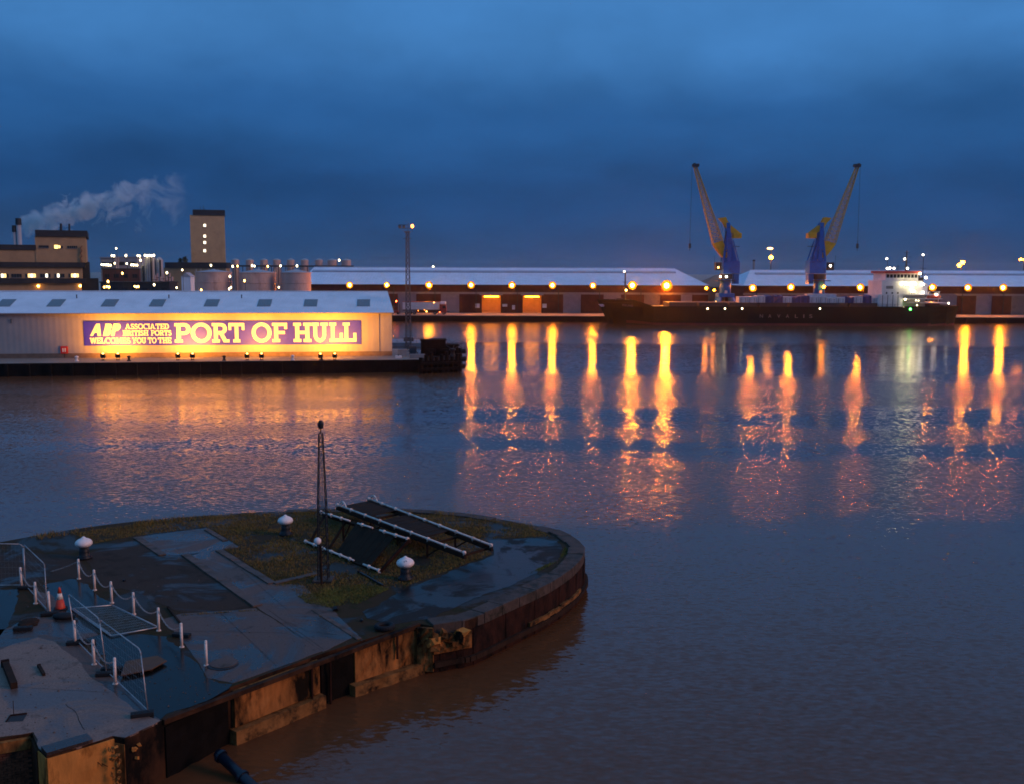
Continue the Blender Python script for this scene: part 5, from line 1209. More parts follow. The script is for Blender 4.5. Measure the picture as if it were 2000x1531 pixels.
# ------------------------------------------------------------------ foreground pier (lock knuckle)
PZ = 2.0
near_px = [(-120, 1462), (63, 1430), (75, 1461), (91, 1476), (152, 1459), (222, 1437), (243, 1441), (314, 1407), (440, 1345), (630, 1275), (700, 1252), (818, 1217)]
curve_px = [(845, 1222), (885, 1215), (923, 1208), (1002, 1173), (1068, 1143), (1118, 1110), (1138, 1086), (1141, 1074), (1134, 1062), (1101, 1040), (1058, 1028)]
far_px = [(969, 1012), (900, 1003), (814, 997), (700, 994), (560, 997), (420, 1005), (300, 1014), (200, 1025), (100, 1040), (0, 1058), (-160, 1088)]
def spline(pts, n):
    out = []
    for i in range(len(pts) - 1):
        p0 = pts[max(0, i - 1)]; p1 = pts[i]; p2 = pts[i + 1]; p3 = pts[min(len(pts) - 1, i + 2)]
        for k in range(n):
            t = k / n; out.append(.5 * ((2 * p1) + (p2 - p0) * t + (2 * p0 - 5 * p1 + 4 * p2 - p3) * t * t + (3 * p1 - p0 - 3 * p2 + p3) * t ** 3))
    out.append(pts[-1]); return out
nearP = [G(x, y) for x, y in near_px]; curveP = spline([G(x, y) for x, y in curve_px], 5); farP = spline([G(x, y) for x, y in far_px], 3)
outline = nearP + curveP + farP + [farP[-1] + V((-25, -2, 0)), nearP[0] + V((-25, -4, 0))]
mb = MB(); mb.prism(outline, -3.0, PZ); pier = mb.build('pier_ground', ['pier_earth', 'pier_stone']); tag(pier, kind='structure')
for pl in pier.data.polygons:
    if abs(pl.normal.z) < .5: pl.material_index = 1
# thin sheets of paving over the rough ground
rng = random.Random(3)
from mathutils import noise as mnoise
def sheet(name, pxs, z, m, jit=.06, step=.3):
    P3 = [G(x, y) for x, y in pxs]; pts = []
    for i, p in enumerate(P3):
        q = P3[(i + 1) % len(P3)]; n = max(1, int((q - p).length / step))
        for k in range(n):
            r = p.lerp(q, k / n); w = jit * 2.2
            pts.append((r.x + rng.uniform(-jit, jit) * .6 + w * mnoise.noise(V((r.x * .7, r.y * .7, 1.3))) + w * .5 * mnoise.noise(V((r.x * 2.3, r.y * 2.3, 4))),
                        r.y + rng.uniform(-jit, jit) * .6 + w * mnoise.noise(V((r.x * .7, r.y * .7, 7.7))) + w * .5 * mnoise.noise(V((r.x * 2.3, r.y * 2.3, 9)))))
    mb = MB(); mb.prism(pts, PZ - .05, PZ + z); o = mb.build(name, m); tag(o, kind='structure'); return o
sheet('asphalt_path', [(956, 1053), (1040, 1050), (1085, 1056), (1101, 1074), (1087, 1096), (1028, 1130), (930, 1168), (838, 1206), (768, 1218), (722, 1206), (712, 1193), (791, 1150), (903, 1107), (962, 1084)], .008, 'asphalt_wet', .08)
sheet('concrete_slab', [(265, 1048), (402, 1031), (468, 1068), (427, 1073), (358, 1084), (318, 1084)], .010, 'slab_grey', .03)
sheet('concrete_slab', [(374, 1085), (398, 1077), (430, 1074), (540, 1140), (590, 1142), (650, 1190), (698, 1240), (642, 1268), (632, 1272), (505, 1187)], .012, 'slab_grey', .03)
sheet('concrete_slab', [(318, 1210), (351, 1198), (500, 1187), (632, 1270), (457, 1334), (405, 1322), (372, 1275), (348, 1240)], .008, 'slab_grey', .04)
sheet('concrete_slab', [(165, 1085), (258, 1052), (372, 1092), (495, 1186), (352, 1196), (250, 1150), (206, 1150)], .006, 'damp_earth', .08)
sheet('concrete_slab', [(-120, 1246), (10, 1226), (52, 1206), (100, 1204), (150, 1250), (195, 1285), (240, 1330), (300, 1385), (314, 1404), (243, 1438), (222, 1434), (152, 1456), (92, 1470), (78, 1458), (65, 1428), (-120, 1458)], .006, 'slab_grey', .08)
sheet('pale_slab', [(-120, 1296), (-20, 1276), (24, 1258), (70, 1246), (108, 1252), (128, 1272), (160, 1296), (182, 1325), (225, 1352), (262, 1384), (312, 1406), (243, 1440), (222, 1436), (152, 1458), (92, 1473), (77, 1460), (64, 1429), (-120, 1460)], .010, 'slab_pale', .04)
sheet('wet_strip', [(-120, 1150), (40, 1150), (30, 1180), (0, 1250), (-120, 1290)], .006, 'puddle', .08)
sheet('puddle', [(86, 1142), (150, 1128), (185, 1152), (219, 1182), (160, 1190), (140, 1210), (105, 1200)], .010, 'puddle', .10)
sheet('puddle', [(160, 1245), (225, 1238), (320, 1240), (345, 1262), (400, 1318), (452, 1337), (385, 1372), (318, 1402), (290, 1380), (240, 1335), (215, 1290)], .008, 'puddle', .12)
sheet('wet_ground', [(-120, 1100), (30, 1075), (150, 1085), (200, 1140), (90, 1130), (40, 1146), (-120, 1140)], .006, 'damp_earth', .12)
sheet('worn_slab', [(55, 1150), (95, 1200), (150, 1255), (190, 1240), (138, 1200), (100, 1160)], .014, 'slab_grey', .06)
# joints and cracks
jr = bpy.data.objects.new('deck_joints', None); COL.objects.link(jr); jr['kind'] = 'structure'; ORG['deck_joints'] = V((0, 0, 0))
def crack(pxs, w, name='crack', wob=.06, z=.0165):
    P3 = [G(x, y) for x, y in pxs]; L_ = []
    for a, b in zip(P3[:-1], P3[1:]):
        n = max(2, int((b - a).length / .22)); d = (b - a).normalized(); x = V((-d.y, d.x, 0))
        for k in range(n): q = a.lerp(b, k / n); L_.append((q + x * wob * (mnoise.noise(q * 1.7) + .6 * mnoise.noise(q * 5)), x))
    L_.append((P3[-1], x)); mb = MB(); vs = []
    for q, x in L_: ww = w * (.6 + .8 * abs(mnoise.noise(q * 2.1))); vs += [V((q.x, q.y, PZ + z)) - x * ww, V((q.x, q.y, PZ + z)) + x * ww]
    mb.add(vs, [(2 * i, 2 * i + 2, 2 * i + 3, 2 * i + 1) for i in range(len(L_) - 1)]); mb.build(name, 'pier_black', jr)
for ln in ([(352, 1232), (560, 1236)], [(430, 1196), (540, 1300)], [(520, 1188), (632, 1268)], [(470, 1112), (560, 1190)], [(-40, 1338), (215, 1352)], [(330, 1066), (440, 1050)]): crack(ln, .007, 'joint', .02)
for ln in ([(560, 1215), (600, 1232), (660, 1240)], [(130, 1375), (150, 1395), (165, 1425)], 
           [(800, 1165), (870, 1150), (905, 1160)], [(850, 1140), (960, 1120), (1010, 1125)]): crack(ln, .010)
# kerb stones and strips, stone by stone
def stone_row(parent_name, pxs, w, h, ln, m='kerb_stone', closed=False):
    P3 = [G(x, y) for x, y in pxs]; 
    root = bpy.data.objects.new(parent_name, None); COL.objects.link(root); root.location = P3[0]; ORG[root.name] = P3[0]; root['kind'] = 'structure'
    for a, b in zip(P3[:-1], P3[1:]):
        L_ = (b - a).length; n = max(1, round(L_ / ln)); d = (b - a).normalized(); x = V((-d.y, d.x, 0))
        for k in range(n):
            s0, s1 = L_ * k / n + .012, L_ * (k + 1) / n - .012; dz = rng.uniform(-.012, .012); dy = rng.uniform(-.012, .012)
            mb = MB(); mb.frame(a, d, x, UZ, s0, s1, -w / 2 + dy, w / 2 + dy, -.1, h + dz); mb.build('stone', m, root)
stone_row('kerb_strip', [(267, 1050), (318, 1084)], .38, .05, 1.1)
stone_row('kerb_strip', [(361, 1083), (503, 1184)], .40, .07, 1.1)
stone_row('kerb_strip', [(403, 1034), (440, 1056)], .30, .06, 1.0)
stone_row('kerb_strip', [(428, 1075), (531, 1140)], .36, .07, 1.1)
stone_row('kerb_strip', [(535, 1140), (618, 1120)], .34, .06, 1.1)
stone_row('kerb_strip', [(612, 1190), (702, 1248)], .22, .04, 1.3)
# coping stones round the knuckle
def coping_ring(pts, w0, name):
    root = bpy.data.objects.new(name, None); COL.objects.link(root); root.location = pts[0]; ORG[root.name] = V(pts[0]); root['kind'] = 'structure'
    L_ = [0]
    for a, b in zip(pts[:-1], pts[1:]): L_.append(L_[-1] + (b - a).length)
    def at(s):
        for i in range(len(pts) - 1):
            if s <= L_[i + 1]: return pts[i].lerp(pts[i + 1], (s - L_[i]) / max(1e-6, L_[i + 1] - L_[i]))
        return pts[-1]
    n = int(L_[-1] / 1.25)
    for k in range(n):
        a, b = at(L_[-1] * k / n), at(L_[-1] * (k + 1) / n); d = (b - a).normalized(); x = V((-d.y, d.x, 0)); ln = (b - a).length
        dz = rng.uniform(-.035, .02); w = w0 + rng.uniform(-.10, .08)
        a2 = at(max(0, L_[-1] * (k - .5) / n)); b2 = at(min(L_[-1], L_[-1] * (k + 1.5) / n))
        na = (b - a2); na = V((-na.y, na.x, 0)).normalized(); nb_ = (b2 - a); nb_ = V((-nb_.y, nb_.x, 0)).normalized()
        e0, e1 = a + d * .012, b - d * .012
        vs = [e0 - na * .05, e1 - nb_ * .05, e1 + nb_ * w, e0 + na * w]
        mb = MB(); mb.prism([(q.x, q.y) for q in vs], PZ - .40, PZ + .08 + dz); mb.build('coping_stone', 'coping', root, bevel=.025)
coping_ring(curveP, .78, 'coping_ring')
coping_ring([p for p in farP[:13]], .7, 'coping_edge')
# near face: panels, ledges, black panels painted for shaded recesses
def face(name, a, b, z0, z1, out, m, seg=.35, rough=.05, parent=None):
    """rough wall panel between two plan points, standing proud by out"""
    a, b = V((a.x, a.y, 0)), V((b.x, b.y, 0)); d = (b - a); ln = d.length; d.normalize(); nrm = V((d.y, -d.x, 0))
    nx, nz = max(2, int(ln / seg)), max(2, int((z1 - z0) / seg)); mb = MB(); vs = []
    for j in range(nz + 1):
        for i in range(nx + 1):
            e = rng.uniform(-rough, rough) if 0 < i < nx and 0 < j < nz else 0
            vs.append(a + d * (ln * i / nx) + nrm * (out + e) + UZ * (z0 + (z1 - z0) * j / nz))
    fs = [(j * (nx + 1) + i, j * (nx + 1) + i + 1, (j + 1) * (nx + 1) + i + 1, (j + 1) * (nx + 1) + i) for j in range(nz) for i in range(nx)]
    mb.add(vs, fs)
    for i, j in ((0, 0), (nx, 0)):
        q = a + d * (ln * i / nx); mb.quad(q + UZ * z0 - nrm * .1, q + UZ * z0 + nrm * out, q + UZ * z1 + nrm * out, q + UZ * z1 - nrm * .1)
    q = a + UZ * z1; mb.quad(q + nrm * out, q + d * ln + nrm * out, q + d * ln - nrm * .1, q - nrm * .1)
    return mb.build(name, m, parent)
wall = bpy.data.objects.new('pier_wall', None); COL.objects.link(wall); wall.location = nearP[7]; ORG['pier_wall'] = V(nearP[7]); wall['kind'] = 'structure'
def along(px):            # plan point on the near edge below survey column px
    for (x0, y0), (x1, y1) in zip(near_px[6:-1], near_px[7:]):
        if x0 <= px <= x1: return G(px, y0 + (y1 - y0) * (px - x0) / (x1 - x0))
    return nearP[-1]
face('wall_panel', along(452), along(618), .55, 1.86, .16, 'pier_tan', .3, .04, wall)
face('ledge', along(446), along(622), -.4, .50, .40, 'ledge', .4, .05, wall)
face('wall_panel', along(690), along(812), .2, 1.8, .10, 'pier_tan', .3, .06, wall)
face('ledge', along(680), along(815), -.4, .42, .45, 'ledge', .4, .06, wall)
face('wall_panel', along(625), along(688), -1, 1.7, .05, 'pier_black', .3, .05, wall)  # black colour stands in for the shade of a recess
face('wall_panel', along(320), along(442), -1, 1.75, .06, 'pier_black', .3, .06, wall)  # recess shade painted black here too
face('edge_beam', along(318), along(818), 1.86, 2.02, .10, 'pier_stone', .8, .01, wall)
for px, z0 in ((604, .2), (640, -.6), (771, .9)):
    q = along(px); mb = MB(); mb.tube(V((q.x, q.y, z0)) + V((.12, -.2, 0)), V((q.x, q.y, 1.9)) + V((.12, -.2, 0)), .05, .05, 6); mb.build('iron_bar', 'rust_iron', wall)
# curved wall: rusty plating with timber strakes
for i in range(0, len(curveP) - 12, 2):
    a, b = curveP[i], curveP[i + 2]; face('wall_plate', a, b, -1.2, 1.60, .03 + .012 * (i % 4), 'rust_iron', .4, .015, wall)
mb = MB()
for i in range(0, len(curveP) - 12):
    a, b = curveP[i], curveP[i + 1]; d = (b - a).normalized(); nrm = V((d.y, -d.x, 0)); mb.bar(V((a.x, a.y, .38)) + nrm * .14, V((b.x, b.y, .38)) + nrm * .14, .16, .22)
mb.build('strake', 'dark_timber', wall)
mb = MB()
for i in range(17, 27):
    a, b = curveP[i], curveP[i + 1]; d = (b - a).normalized(); nrm = V((d.y, -d.x, 0)); k = rng.uniform(-.03, .03); mb.bar(V((a.x, a.y, .62 + k)) + nrm * .12, V((b.x, b.y, .62 + k)) + nrm * .12, .12, .18)
mb.build('strake', 'ledge', wall)
# broken corner: rubble stones
def rock(parent, c, s, m, seed):
    """angular broken block"""
    r = random.Random(seed); mb = MB(); mb.box((0, 0, 0), (2, 2, 2), rz=r.uniform(0, 3), rx=r.uniform(-.5, .5), ry=r.uniform(-.5, .5))
    mb.v = [V(c) + V((p.x * s[0], p.y * s[1], p.z * s[2])) * r.uniform(.45, .95) for p in mb.v]; mb.build('stone', m, parent)
cr0 = along(817); rub = bpy.data.objects.new('broken_corner', None); COL.objects.link(rub); rub.location = cr0; ORG['broken_corner'] = V(cr0); rub['kind'] = 'structure'
face('broken_face', G(815, 1222), G(846, 1224), .1, 1.95, .05, 'pier_tan', .16, .10, rub)
face('broken_face', G(846, 1224), G(920, 1211), .85, 1.60, .07, 'pier_tan', .14, .09, rub)
for k in range(12):
    f = rng.random(); px = 816 + 96 * f; py = 1225 - 15 * max(0, f - .35); q = G(px, py); z = rng.uniform(1.0, 1.75)
    rock(rub, (q.x + rng.uniform(-.1, .1), q.y - .06 - .10 * rng.random(), z), (rng.uniform(.16, .34), rng.uniform(.10, .16), rng.uniform(.10, .22)), 'pier_tan' if k % 4 else 'concrete_tan', k)
# bottom-left corner: concrete buttress, brick niche, rubble
bt = bpy.data.objects.new('concrete_buttress', None); COL.objects.link(bt); bt.location = nearP[3]; ORG['concrete_buttress'] = V(nearP[3]); bt['kind'] = 'structure'
face('wall_panel', nearP[3], nearP[5], -2.5, 1.93, .05, 'concrete_tan', .35, .02, bt)
face('wall_panel', nearP[2], nearP[3], -2.5, 1.93, .03, 'concrete_tan', .35, .02, bt)
face('wall_panel', nearP[5], nearP[6], -2.5, 1.80, .03, 'pier_tan', .3, .04, bt)
d = (nearP[5] - nearP[3]).normalized(); nr = V((d.y, -d.x, 0)); o = V((nearP[3].x, nearP[3].y, 0))
for (s, z, a) in ((.55, .95, -.5), (1.45, 1.35, -.9), (1.58, 1.25, -.6), (1.45, .55, -1.1), (.42, .15, -1.2)):
    mb = MB(); q = o + d * s + nr * .03 + UZ * z; mb.tube(q, q + d * .16 * math.cos(a) + UZ * .16 * math.sin(a) + nr * .14, .012, .012, 5); mb.build('rebar', 'rust_iron', bt)
mb = MB(); mb.frame(nearP[3] + nr * .04 - UZ * .0, d, -nr, UZ, .0, 1.35, 0, .55, .02, .12); mb.build('cap_slab', 'slab_grey', bt)
for k in range(70):
    q = nearP[5].lerp(nearP[6], rng.random()); sp_ = rng.random()
    rock(bt, (q.x + .25 * sp_ - .1, q.y - .25 - .3 * sp_ * rng.random(), 1.75 - 2.0 * sp_ + rng.uniform(-.1, .1)), (rng.uniform(.02, .075), rng.uniform(.02, .07), rng.uniform(.02, .06)), 'rubble' if k % 2 else 'pier_tan', 100 + k)
for k in range(5):
    q = along(262 + 16 * rng.random()); rock(bt, (q.x, q.y - .22, rng.uniform(1.2, 1.7)), (.07, .06, .06), 'rubble', 140 + k)
# brick niche left of the buttress: bricks one by one
bw = bpy.data.objects.new('brick_niche', None); COL.objects.link(bw); bw.location = nearP[0]; ORG['brick_niche'] = V(nearP[0]); bw['kind'] = 'structure'
a, b = G(-40, 1448), nearP[1]; d = (b - a).normalized(); nr = V((d.y, -d.x, 0)); ln = (b - a).length; o = V((a.x, a.y, 0))
mb = MB(); mb.frame(o, d, nr, UZ, 0, ln, .003, .05, -2.0, 1.55); mb.build('mortar_bed', 'mortar', bw)
mb = MB(); mb.frame(o, d, nr, UZ, 0, ln + .02, .0, .16, 1.55, 1.90); mb.build('lintel', 'pier_tan', bw)
brick_me = None; z = 1.50; row = 0
while z > -.6:
    s = -.1 if row % 2 else 0.0
    while s < ln - .23:
        if s > -.01 or True:
            mb = MB(); s0 = max(0, s); mb.frame(o, d, nr, UZ, s0 + .006, s + .225, .02, .085 + rng.uniform(-.012, .012), z - .07, z)
            if s0 < s + .2: mb.build('brick', 'brick_red', bw)
        s += .238
    z -= .084; row += 1
mb = MB(); e1 = G(75, 1461); e0 = nearP[1]; d2 = (e1 - e0).normalized(); mb.frame(V((e0.x, e0.y, 0)), d2, V((d2.y, -d2.x, 0)), UZ, 0, (e1 - e0).length, .002, .06, -2, 1.9); mb.build('side_wall', 'pier_stone', bw)
# square pocket, its shade painted as a dark patch, with a steel bar, and flat bits on the pale slab
p = G(34, 1402); t = thing('deck_pocket', p, 'dark square pocket with a thin upright bar in the pale concrete', 'hatch')
mb = MB(); c = [G(12, 1410), G(45, 1408), G(53, 1394), G(20, 1398)]; mb.prism([(q.x, q.y) for q in c], PZ - .1, PZ + .016); mb.build('pit_shade', 'recess_shade', t)
mb = MB(); q = G(27, 1396); mb.tube(q, q + UZ * .5, .012, .012, 5); mb.build('bar', 'rust_iron', t)
mb = MB(); mb.bar(c[2], c[3], .06, .10); mb.bar(c[0], c[3], .05, .06); mb.build('frame', 'rust_iron', t)
for k, (q0, q1, nm, lbl) in enumerate((((76, 1302), (86, 1320), 'timber_batten', 'short dark timber batten on the pale slab near the left edge'), ((10, 1300), (28, 1345), 'timber_baulk', 'dark timber baulk lying at the left picture edge'),
                                ((328, 1187), (352, 1218), 'timber_pole', 'thin dark pole leaning behind the right-hand chain posts'), ((700, 1118), (748, 1145), 'iron_bar', 'long dark iron bar on the grass left of the front bollard'))):
    a, b = G(*q0), G(*q1); t = thing(nm, (a + b) / 2, lbl, 'bar' if 'bar' in nm else 'timber'); w = (.10, .22, .07, .09)[k]
    mb = MB(); mb.bar(a + UZ * (w / 2 + .016), b + UZ * (w / 2 + .016), w, w); mb.build('shaft', 'dark_timber' if k < 3 else 'black_iron', t)
    mb = MB(); mb.bar(a + UZ * (w / 2 + .016), a.lerp(b, .06) + UZ * (w / 2 + .016), w * 1.25, w * 1.25); mb.build('end_band', 'rust_iron', t)

# ------------------------------------------------------------------ things on the pier
def bollard(px, py, label, letters_=False):
    p = G(px, py); t = thing('mooring_bollard', p, label, 'bollard', 'white-topped mooring bollards on the pier')
    mb = MB(); mb.lathe([(.36, 0), (.36, .10), (.27, .16), (.235, .35), (.23, .62)], p, 20); mb.build('stem', 'black_iron', t, smooth=True)
    mb = MB(); mb.lathe([(.22, .60), (.33, .66), (.41, .74), (.425, .82), (.38, .92), (.27, 1.0), (.13, 1.06), (.07, 1.12), (.02, 1.15)], p, 24); h = mb.build('head', 'white_paint', t, smooth=True)
    for a in range(6):
        mb = MB(); mb.tube(p + V((.31 * math.cos(a), .31 * math.sin(a), .09)), p + V((.31 * math.cos(a), .31 * math.sin(a), .15)), .035, .035, 6); mb.build('bolt', 'rust_iron', t)
    if letters_: text_mesh('painted_number', '12', 'black_iron', h, p + V((-.02, -.375, .90)), V((.94, .34, 0)), V((-.12, .35, .93)).normalized(), .12, .15, .012)
bollard(165, 1090, 'white-topped mooring bollard at far left beyond the chain posts')
bollard(558, 1044, 'white-topped mooring bollard on the grass near the far pier edge')
bollard(792, 1131, 'white-topped mooring bollard in front of the walkway sections', True)

# chain posts and chains
right_row = [(154, 1130), (185, 1152), (218.5, 1177), (261.5, 1199), (310, 1231), (355, 1263)]
left_row = [(42, 1147), (69.5, 1178), (97, 1197)]; left_row2 = [(147, 1258), (184, 1297), (225, 1335)]
def chain_post(px, py, label):
    p = G(px, py); t = thing('chain_post', p, label, 'post', 'white posts carrying chains')
    lx, ly = rng.uniform(-.02, .02), rng.uniform(-.02, .02)
    mb = MB(); mb.tube(p, p + V((lx, ly, .93)), .055, .052, 10); mb.build('tube', 'post_paint', t, smooth=True)
    mb = MB(); mb.ball(p + V((lx, ly, .94)), .056, 10, 6, 1, 1, .7); mb.build('cap', 'post_paint', t, smooth=True)
    mb = MB(); mb.tube(p, p + UZ * .035, .10, .09, 10); mb.build('foot', 'post_paint', t)
    return p + V((lx, ly, .86))
def chain(a, b, sag, label, end=None):
    t = thing('post_chain', a, label, 'chain', 'chains slung between the white posts'); L_ = (b - a).length; n = max(8, int(L_ / .11)); mb = MB()
    pt = lambda f: a.lerp(b, f) - UZ * (sag * 4 * f * (1 - f))
    for k in range(n):
        p, q = pt(k / n), pt((k + 1) / n); d = (q - p); e = d * .12
        side = d.cross(UZ).normalized() * .022 if k % 2 else V((0, 0, .022))
        mb.tube(p - e + side, q + e + side, .0105, .0105, 5); mb.tube(p - e - side, q + e - side, .0105, .0105, 5); mb.tube(p - e + side, p - e - side, .0105, .0105, 5); mb.tube(q + e + side, q + e - side, .0105, .0105, 5)
    mb.build('links', 'chain_steel', t)
tops = [chain_post(x, y, '%s white chain post from the far end of the right-hand row' % ORD[i]) for i, (x, y) in enumerate(right_row)]
for i in range(5): chain(tops[i], tops[i + 1], (.42, .38, .40, .40, .42)[i], 'chain sagging between %s and %s posts of the right-hand row' % (ORD[i], ORD[i + 1]))
chain(tops[0], G(100, 1117) + UZ * .05, .05, 'loose chain running from the farthest right-row post down to the ground')
chain_post(403, 1299, 'lone white post without chain beside the round manhole cover')
tl_ = [chain_post(x, y, '%s white chain post from the far end of the left-hand row' % ORD[i]) for i, (x, y) in enumerate(left_row)]
tl2 = [chain_post(x, y, '%s white chain post of the near left row, behind the mesh fence' % ORD[i]) for i, (x, y) in enumerate(left_row2)]
for i in range(2):
    chain(tl_[i], tl_[i + 1], .36, 'chain between %s and %s posts of the left-hand row' % (ORD[i], ORD[i + 1])); chain(tl2[i], tl2[i + 1], .36, 'chain between %s and %s posts behind the mesh fence' % (ORD[i], ORD[i + 1]))

# temporary fence panels on rubber feet
def fence_panel(b0, b1, t0, t1, label, wires=True, r=.021):
    t = thing('mesh_fence', (b0 + b1) / 2, label, 'fence panel', 'temporary mesh fence panels'); R_ = .16
    u = (b1 - b0).normalized(); v0 = (t0 - b0).normalized(); v1 = (t1 - b1).normalized()
    lo0, lo1 = b0 + v0 * .10, b1 + v1 * .10
    mb = MB(); mb.pipe([b0, t0 - v0 * R_, t0 - v0 * R_ * .35 + u * R_ * .25, t0 + u * R_, t1 - u * R_, t1 - v1 * R_ * .35 - u * R_ * .25, t1 - v1 * R_, b1], r, 8); mb.build('frame', 'galvanised', t, smooth=True)
    mb = MB(); mb.tube(lo0, lo1, r * .8, r * .8, 6); mb.build('bottom_rail', 'galvanised', t)
    if wires:
        mb = MB(); n = 16
        for k in range(1, n): a, b = lo0.lerp(lo1, k / n), t0.lerp(t1, k / n); mb.tube(a, b - (b - a).normalized() * .02, .0016, .0016, 3, False)
        for k in range(1, 7): mb.tube(lo0.lerp(t0, k / 7), lo1.lerp(t1, k / 7), .0016, .0016, 3, False)
        mb.build('mesh_infill', 'galvanised', t)
    return t
def top_pt(px, py, base, h=2.0):
    """panel top: on the sight line, at its height above the deck"""
    return G(px, py, PZ + h)
f1, f2, f3 = G(148, 1252), G(208, 1314), G(289, 1392)
T1, T2, T3 = top_pt(133, 1158, f1), top_pt(194, 1208, f2), top_pt(274, 1268, f3)
fence_panel(f1, f2 - (f2 - f1).normalized() * .04, T1, T2 - (T2 - T1).normalized() * .04, 'standing mesh fence panel, the middle one, behind the cone')
fence_panel(f2, f3, T2, T3, 'nearest standing mesh fence panel at the pier edge')
g1, g2 = G(50, 1146), G(92, 1194); H1, H2 = top_pt(46, 1062, g1), top_pt(87, 1101, g2)
fence_panel(g1, g2, H1, H2, 'far standing mesh fence panel left of the cone')
g0 = G(-70, 1147); H0 = top_pt(-72, 1060, g0)
fence_panel(g0, g1 + V((-.06, .03, 0)), H0, H1 + V((-.06, .03, 0)), 'mesh fence panel running out of the picture at the left edge')
q = [G(x, y, PZ + .06) for x, y in ((139, 1188), (219, 1181), (309, 1224), (217, 1241))]
t = thing('fallen_mesh_fence', G(222, 1210), 'mesh fence panel lying flat on the ground beside the chain posts', 'fence panel')
mb = MB(); mb.pipe(q + [q[0]], .03, 8); mb.build('frame', 'galvanised', t, smooth=True)
mb = MB(); mb.pipe([q[0] + V((.15, -.1, .05)), q[3] + V((-.1, .12, .05))], .02, 6); mb.build('stay', 'galvanised', t)
mb = MB()
for k in range(1, 26): mb.tube(q[0].lerp(q[1], k / 26), q[3].lerp(q[2], k / 26), .003, .003, 3, False)
for k in range(1, 12): mb.tube(q[0].lerp(q[3], k / 12), q[1].lerp(q[2], k / 12), .003, .003, 3, False)
mb.build('mesh_infill', 'galvanised', t)
def fence_foot(px, py, rz, label):
    p = G(px, py); t = thing('rubber_ballast', p, label, 'fence foot', 'rubber feet of the fence'); d = V((math.cos(rz), math.sin(rz), 0)); x = V((-d.y, d.x, 0))
    mb = MB(); mb.frame(p, d, x, UZ, -.36, .36, -.13, .13, .016, .15); mb.build('block', 'rubber', t, bevel=.02)
    mb = MB()
    for s in (-.2, .0, .2): mb.tube(p + d * s + UZ * .15, p + d * s + UZ * .165, .035, .035, 8)
    mb.build('socket', 'recess_shade', t)
fence_foot(149, 1258, .2, 'black rubber fence foot under the far end of the middle panel'); fence_foot(168, 1257, -.1, 'spare black rubber foot just right of the middle fence panel')
fence_foot(208, 1319, .2, 'black rubber fence foot where the two near panels meet'); fence_foot(278, 1398, .35, 'black rubber fence foot nearest the viewer at the pier edge')
fence_foot(218, 1310, .1, 'black rubber foot half under the brown board'); fence_foot(45, 1230, .2, 'black rubber foot lying alone at the left')
fence_foot(52, 1150, .1, 'black rubber foot at the far left panel corner'); fence_foot(98, 1201, .3, 'black rubber foot under the far panel near the cone'); fence_foot(355, 1243, -.2, 'black rubber block beside the last right-row post')
p = G(118, 1190); t = thing('traffic_cone', p, 'orange traffic cone with white band beside the fence', 'cone')
mb = MB(); mb.box(p + UZ * .045, (.52, .52, .07), rz=.3); mb.build('base', 'rubber', t, bevel=.015)
mb = MB(); mb.lathe([(.21, .07), (.20, .12), (.135, .48)], p, 20); mb.build('cone_body', 'cone_orange', t, smooth=True)
mb = MB(); mb.lathe([(.137, .48), (.088, .74)], p, 20); mb.build('white_band', 'cone_white', t, smooth=True)
mb = MB(); mb.lathe([(.086, .74), (.05, .96), (.035, 1.0)], p, 20); mb.build('cone_tip', 'cone_orange', t, smooth=True)
p = G(122, 1205); t = thing('sandbag', p, 'black sandbag slumped at the foot of the cone', 'sandbag')
mb = MB(); mb.ball(p + V((.1, -.1, .10)), .34, 12, 7, 1.4, .8, .42); mb.build('bag', 'rubber', t, smooth=True); mb = MB(); mb.tube(p + V((.5, -.15, .1)), p + V((.7, -.2, .14)), .05, .09, 6); mb.build('neck', 'rubber', t)
p = G(44, 1222); t = thing('ground_plate', p, 'dark frayed tarpaulin heap by the lone rubber foot at left', 'tarpaulin')
mb = MB(); mb.ball(p + V((.1, .3, .05)), .4, 10, 6, 1.0, 1.3, .3); mb.build('heap', 'dark_timber', t); mb = MB(); mb.ball(p + V((.35, .1, .04)), .2, 8, 5, 1.2, .8, .3); mb.build('fold', 'dark_timber', t)
c = [G(*k) for k in ((236, 1325), (296, 1313), (326, 1296), (308, 1286), (246, 1297))]
t = thing('plywood_board', G(278, 1308), 'brown plywood board lying on the wet ground by the fence', 'board')
mb = MB(); mb.prism([(k.x, k.y) for k in c], PZ + .10, PZ + .135); mb.build('sheet', 'ply_board', t)
mb = MB(); mb.bar(c[0] + UZ * .055 + V((.1, .15, 0)), c[4] + UZ * .055 + V((.1, -.1, 0)), .1, .09); mb.bar(c[1] + UZ * .055 + V((-.05, .1, 0)), c[3] + UZ * .055 + V((-.1, -.15, 0)), .1, .09); mb.build('batten', 'dark_timber', t)
p = G(437, 1296); t = thing('manhole_cover', p, 'round pale manhole cover beside the lone white post', 'manhole cover')
mb = MB(); mb.lathe([(.50, .0), (.50, .055), (.46, .06)], p, 28); mb.build('lid', 'kerb_stone', t); mb = MB(); mb.lathe([(.57, .0), (.57, .03), (.505, .035)], p + V((-.02, -.05, 0)), 28); mb.build('ring', 'black_iron', t)
p = G(751, 1228); t = thing('old_tyre', p, 'old black tyre lying flat at the pier edge', 'tyre')
mb = MB(); n = 24
for i in range(n):
    a0, a1 = 2 * math.pi * i / n, 2 * math.pi * (i + 1) / n; mb.tube(p + V((.32 * math.cos(a0), .32 * math.sin(a0), .12)), p + V((.32 * math.cos(a1), .32 * math.sin(a1), .12)), .11, .11, 8, False)
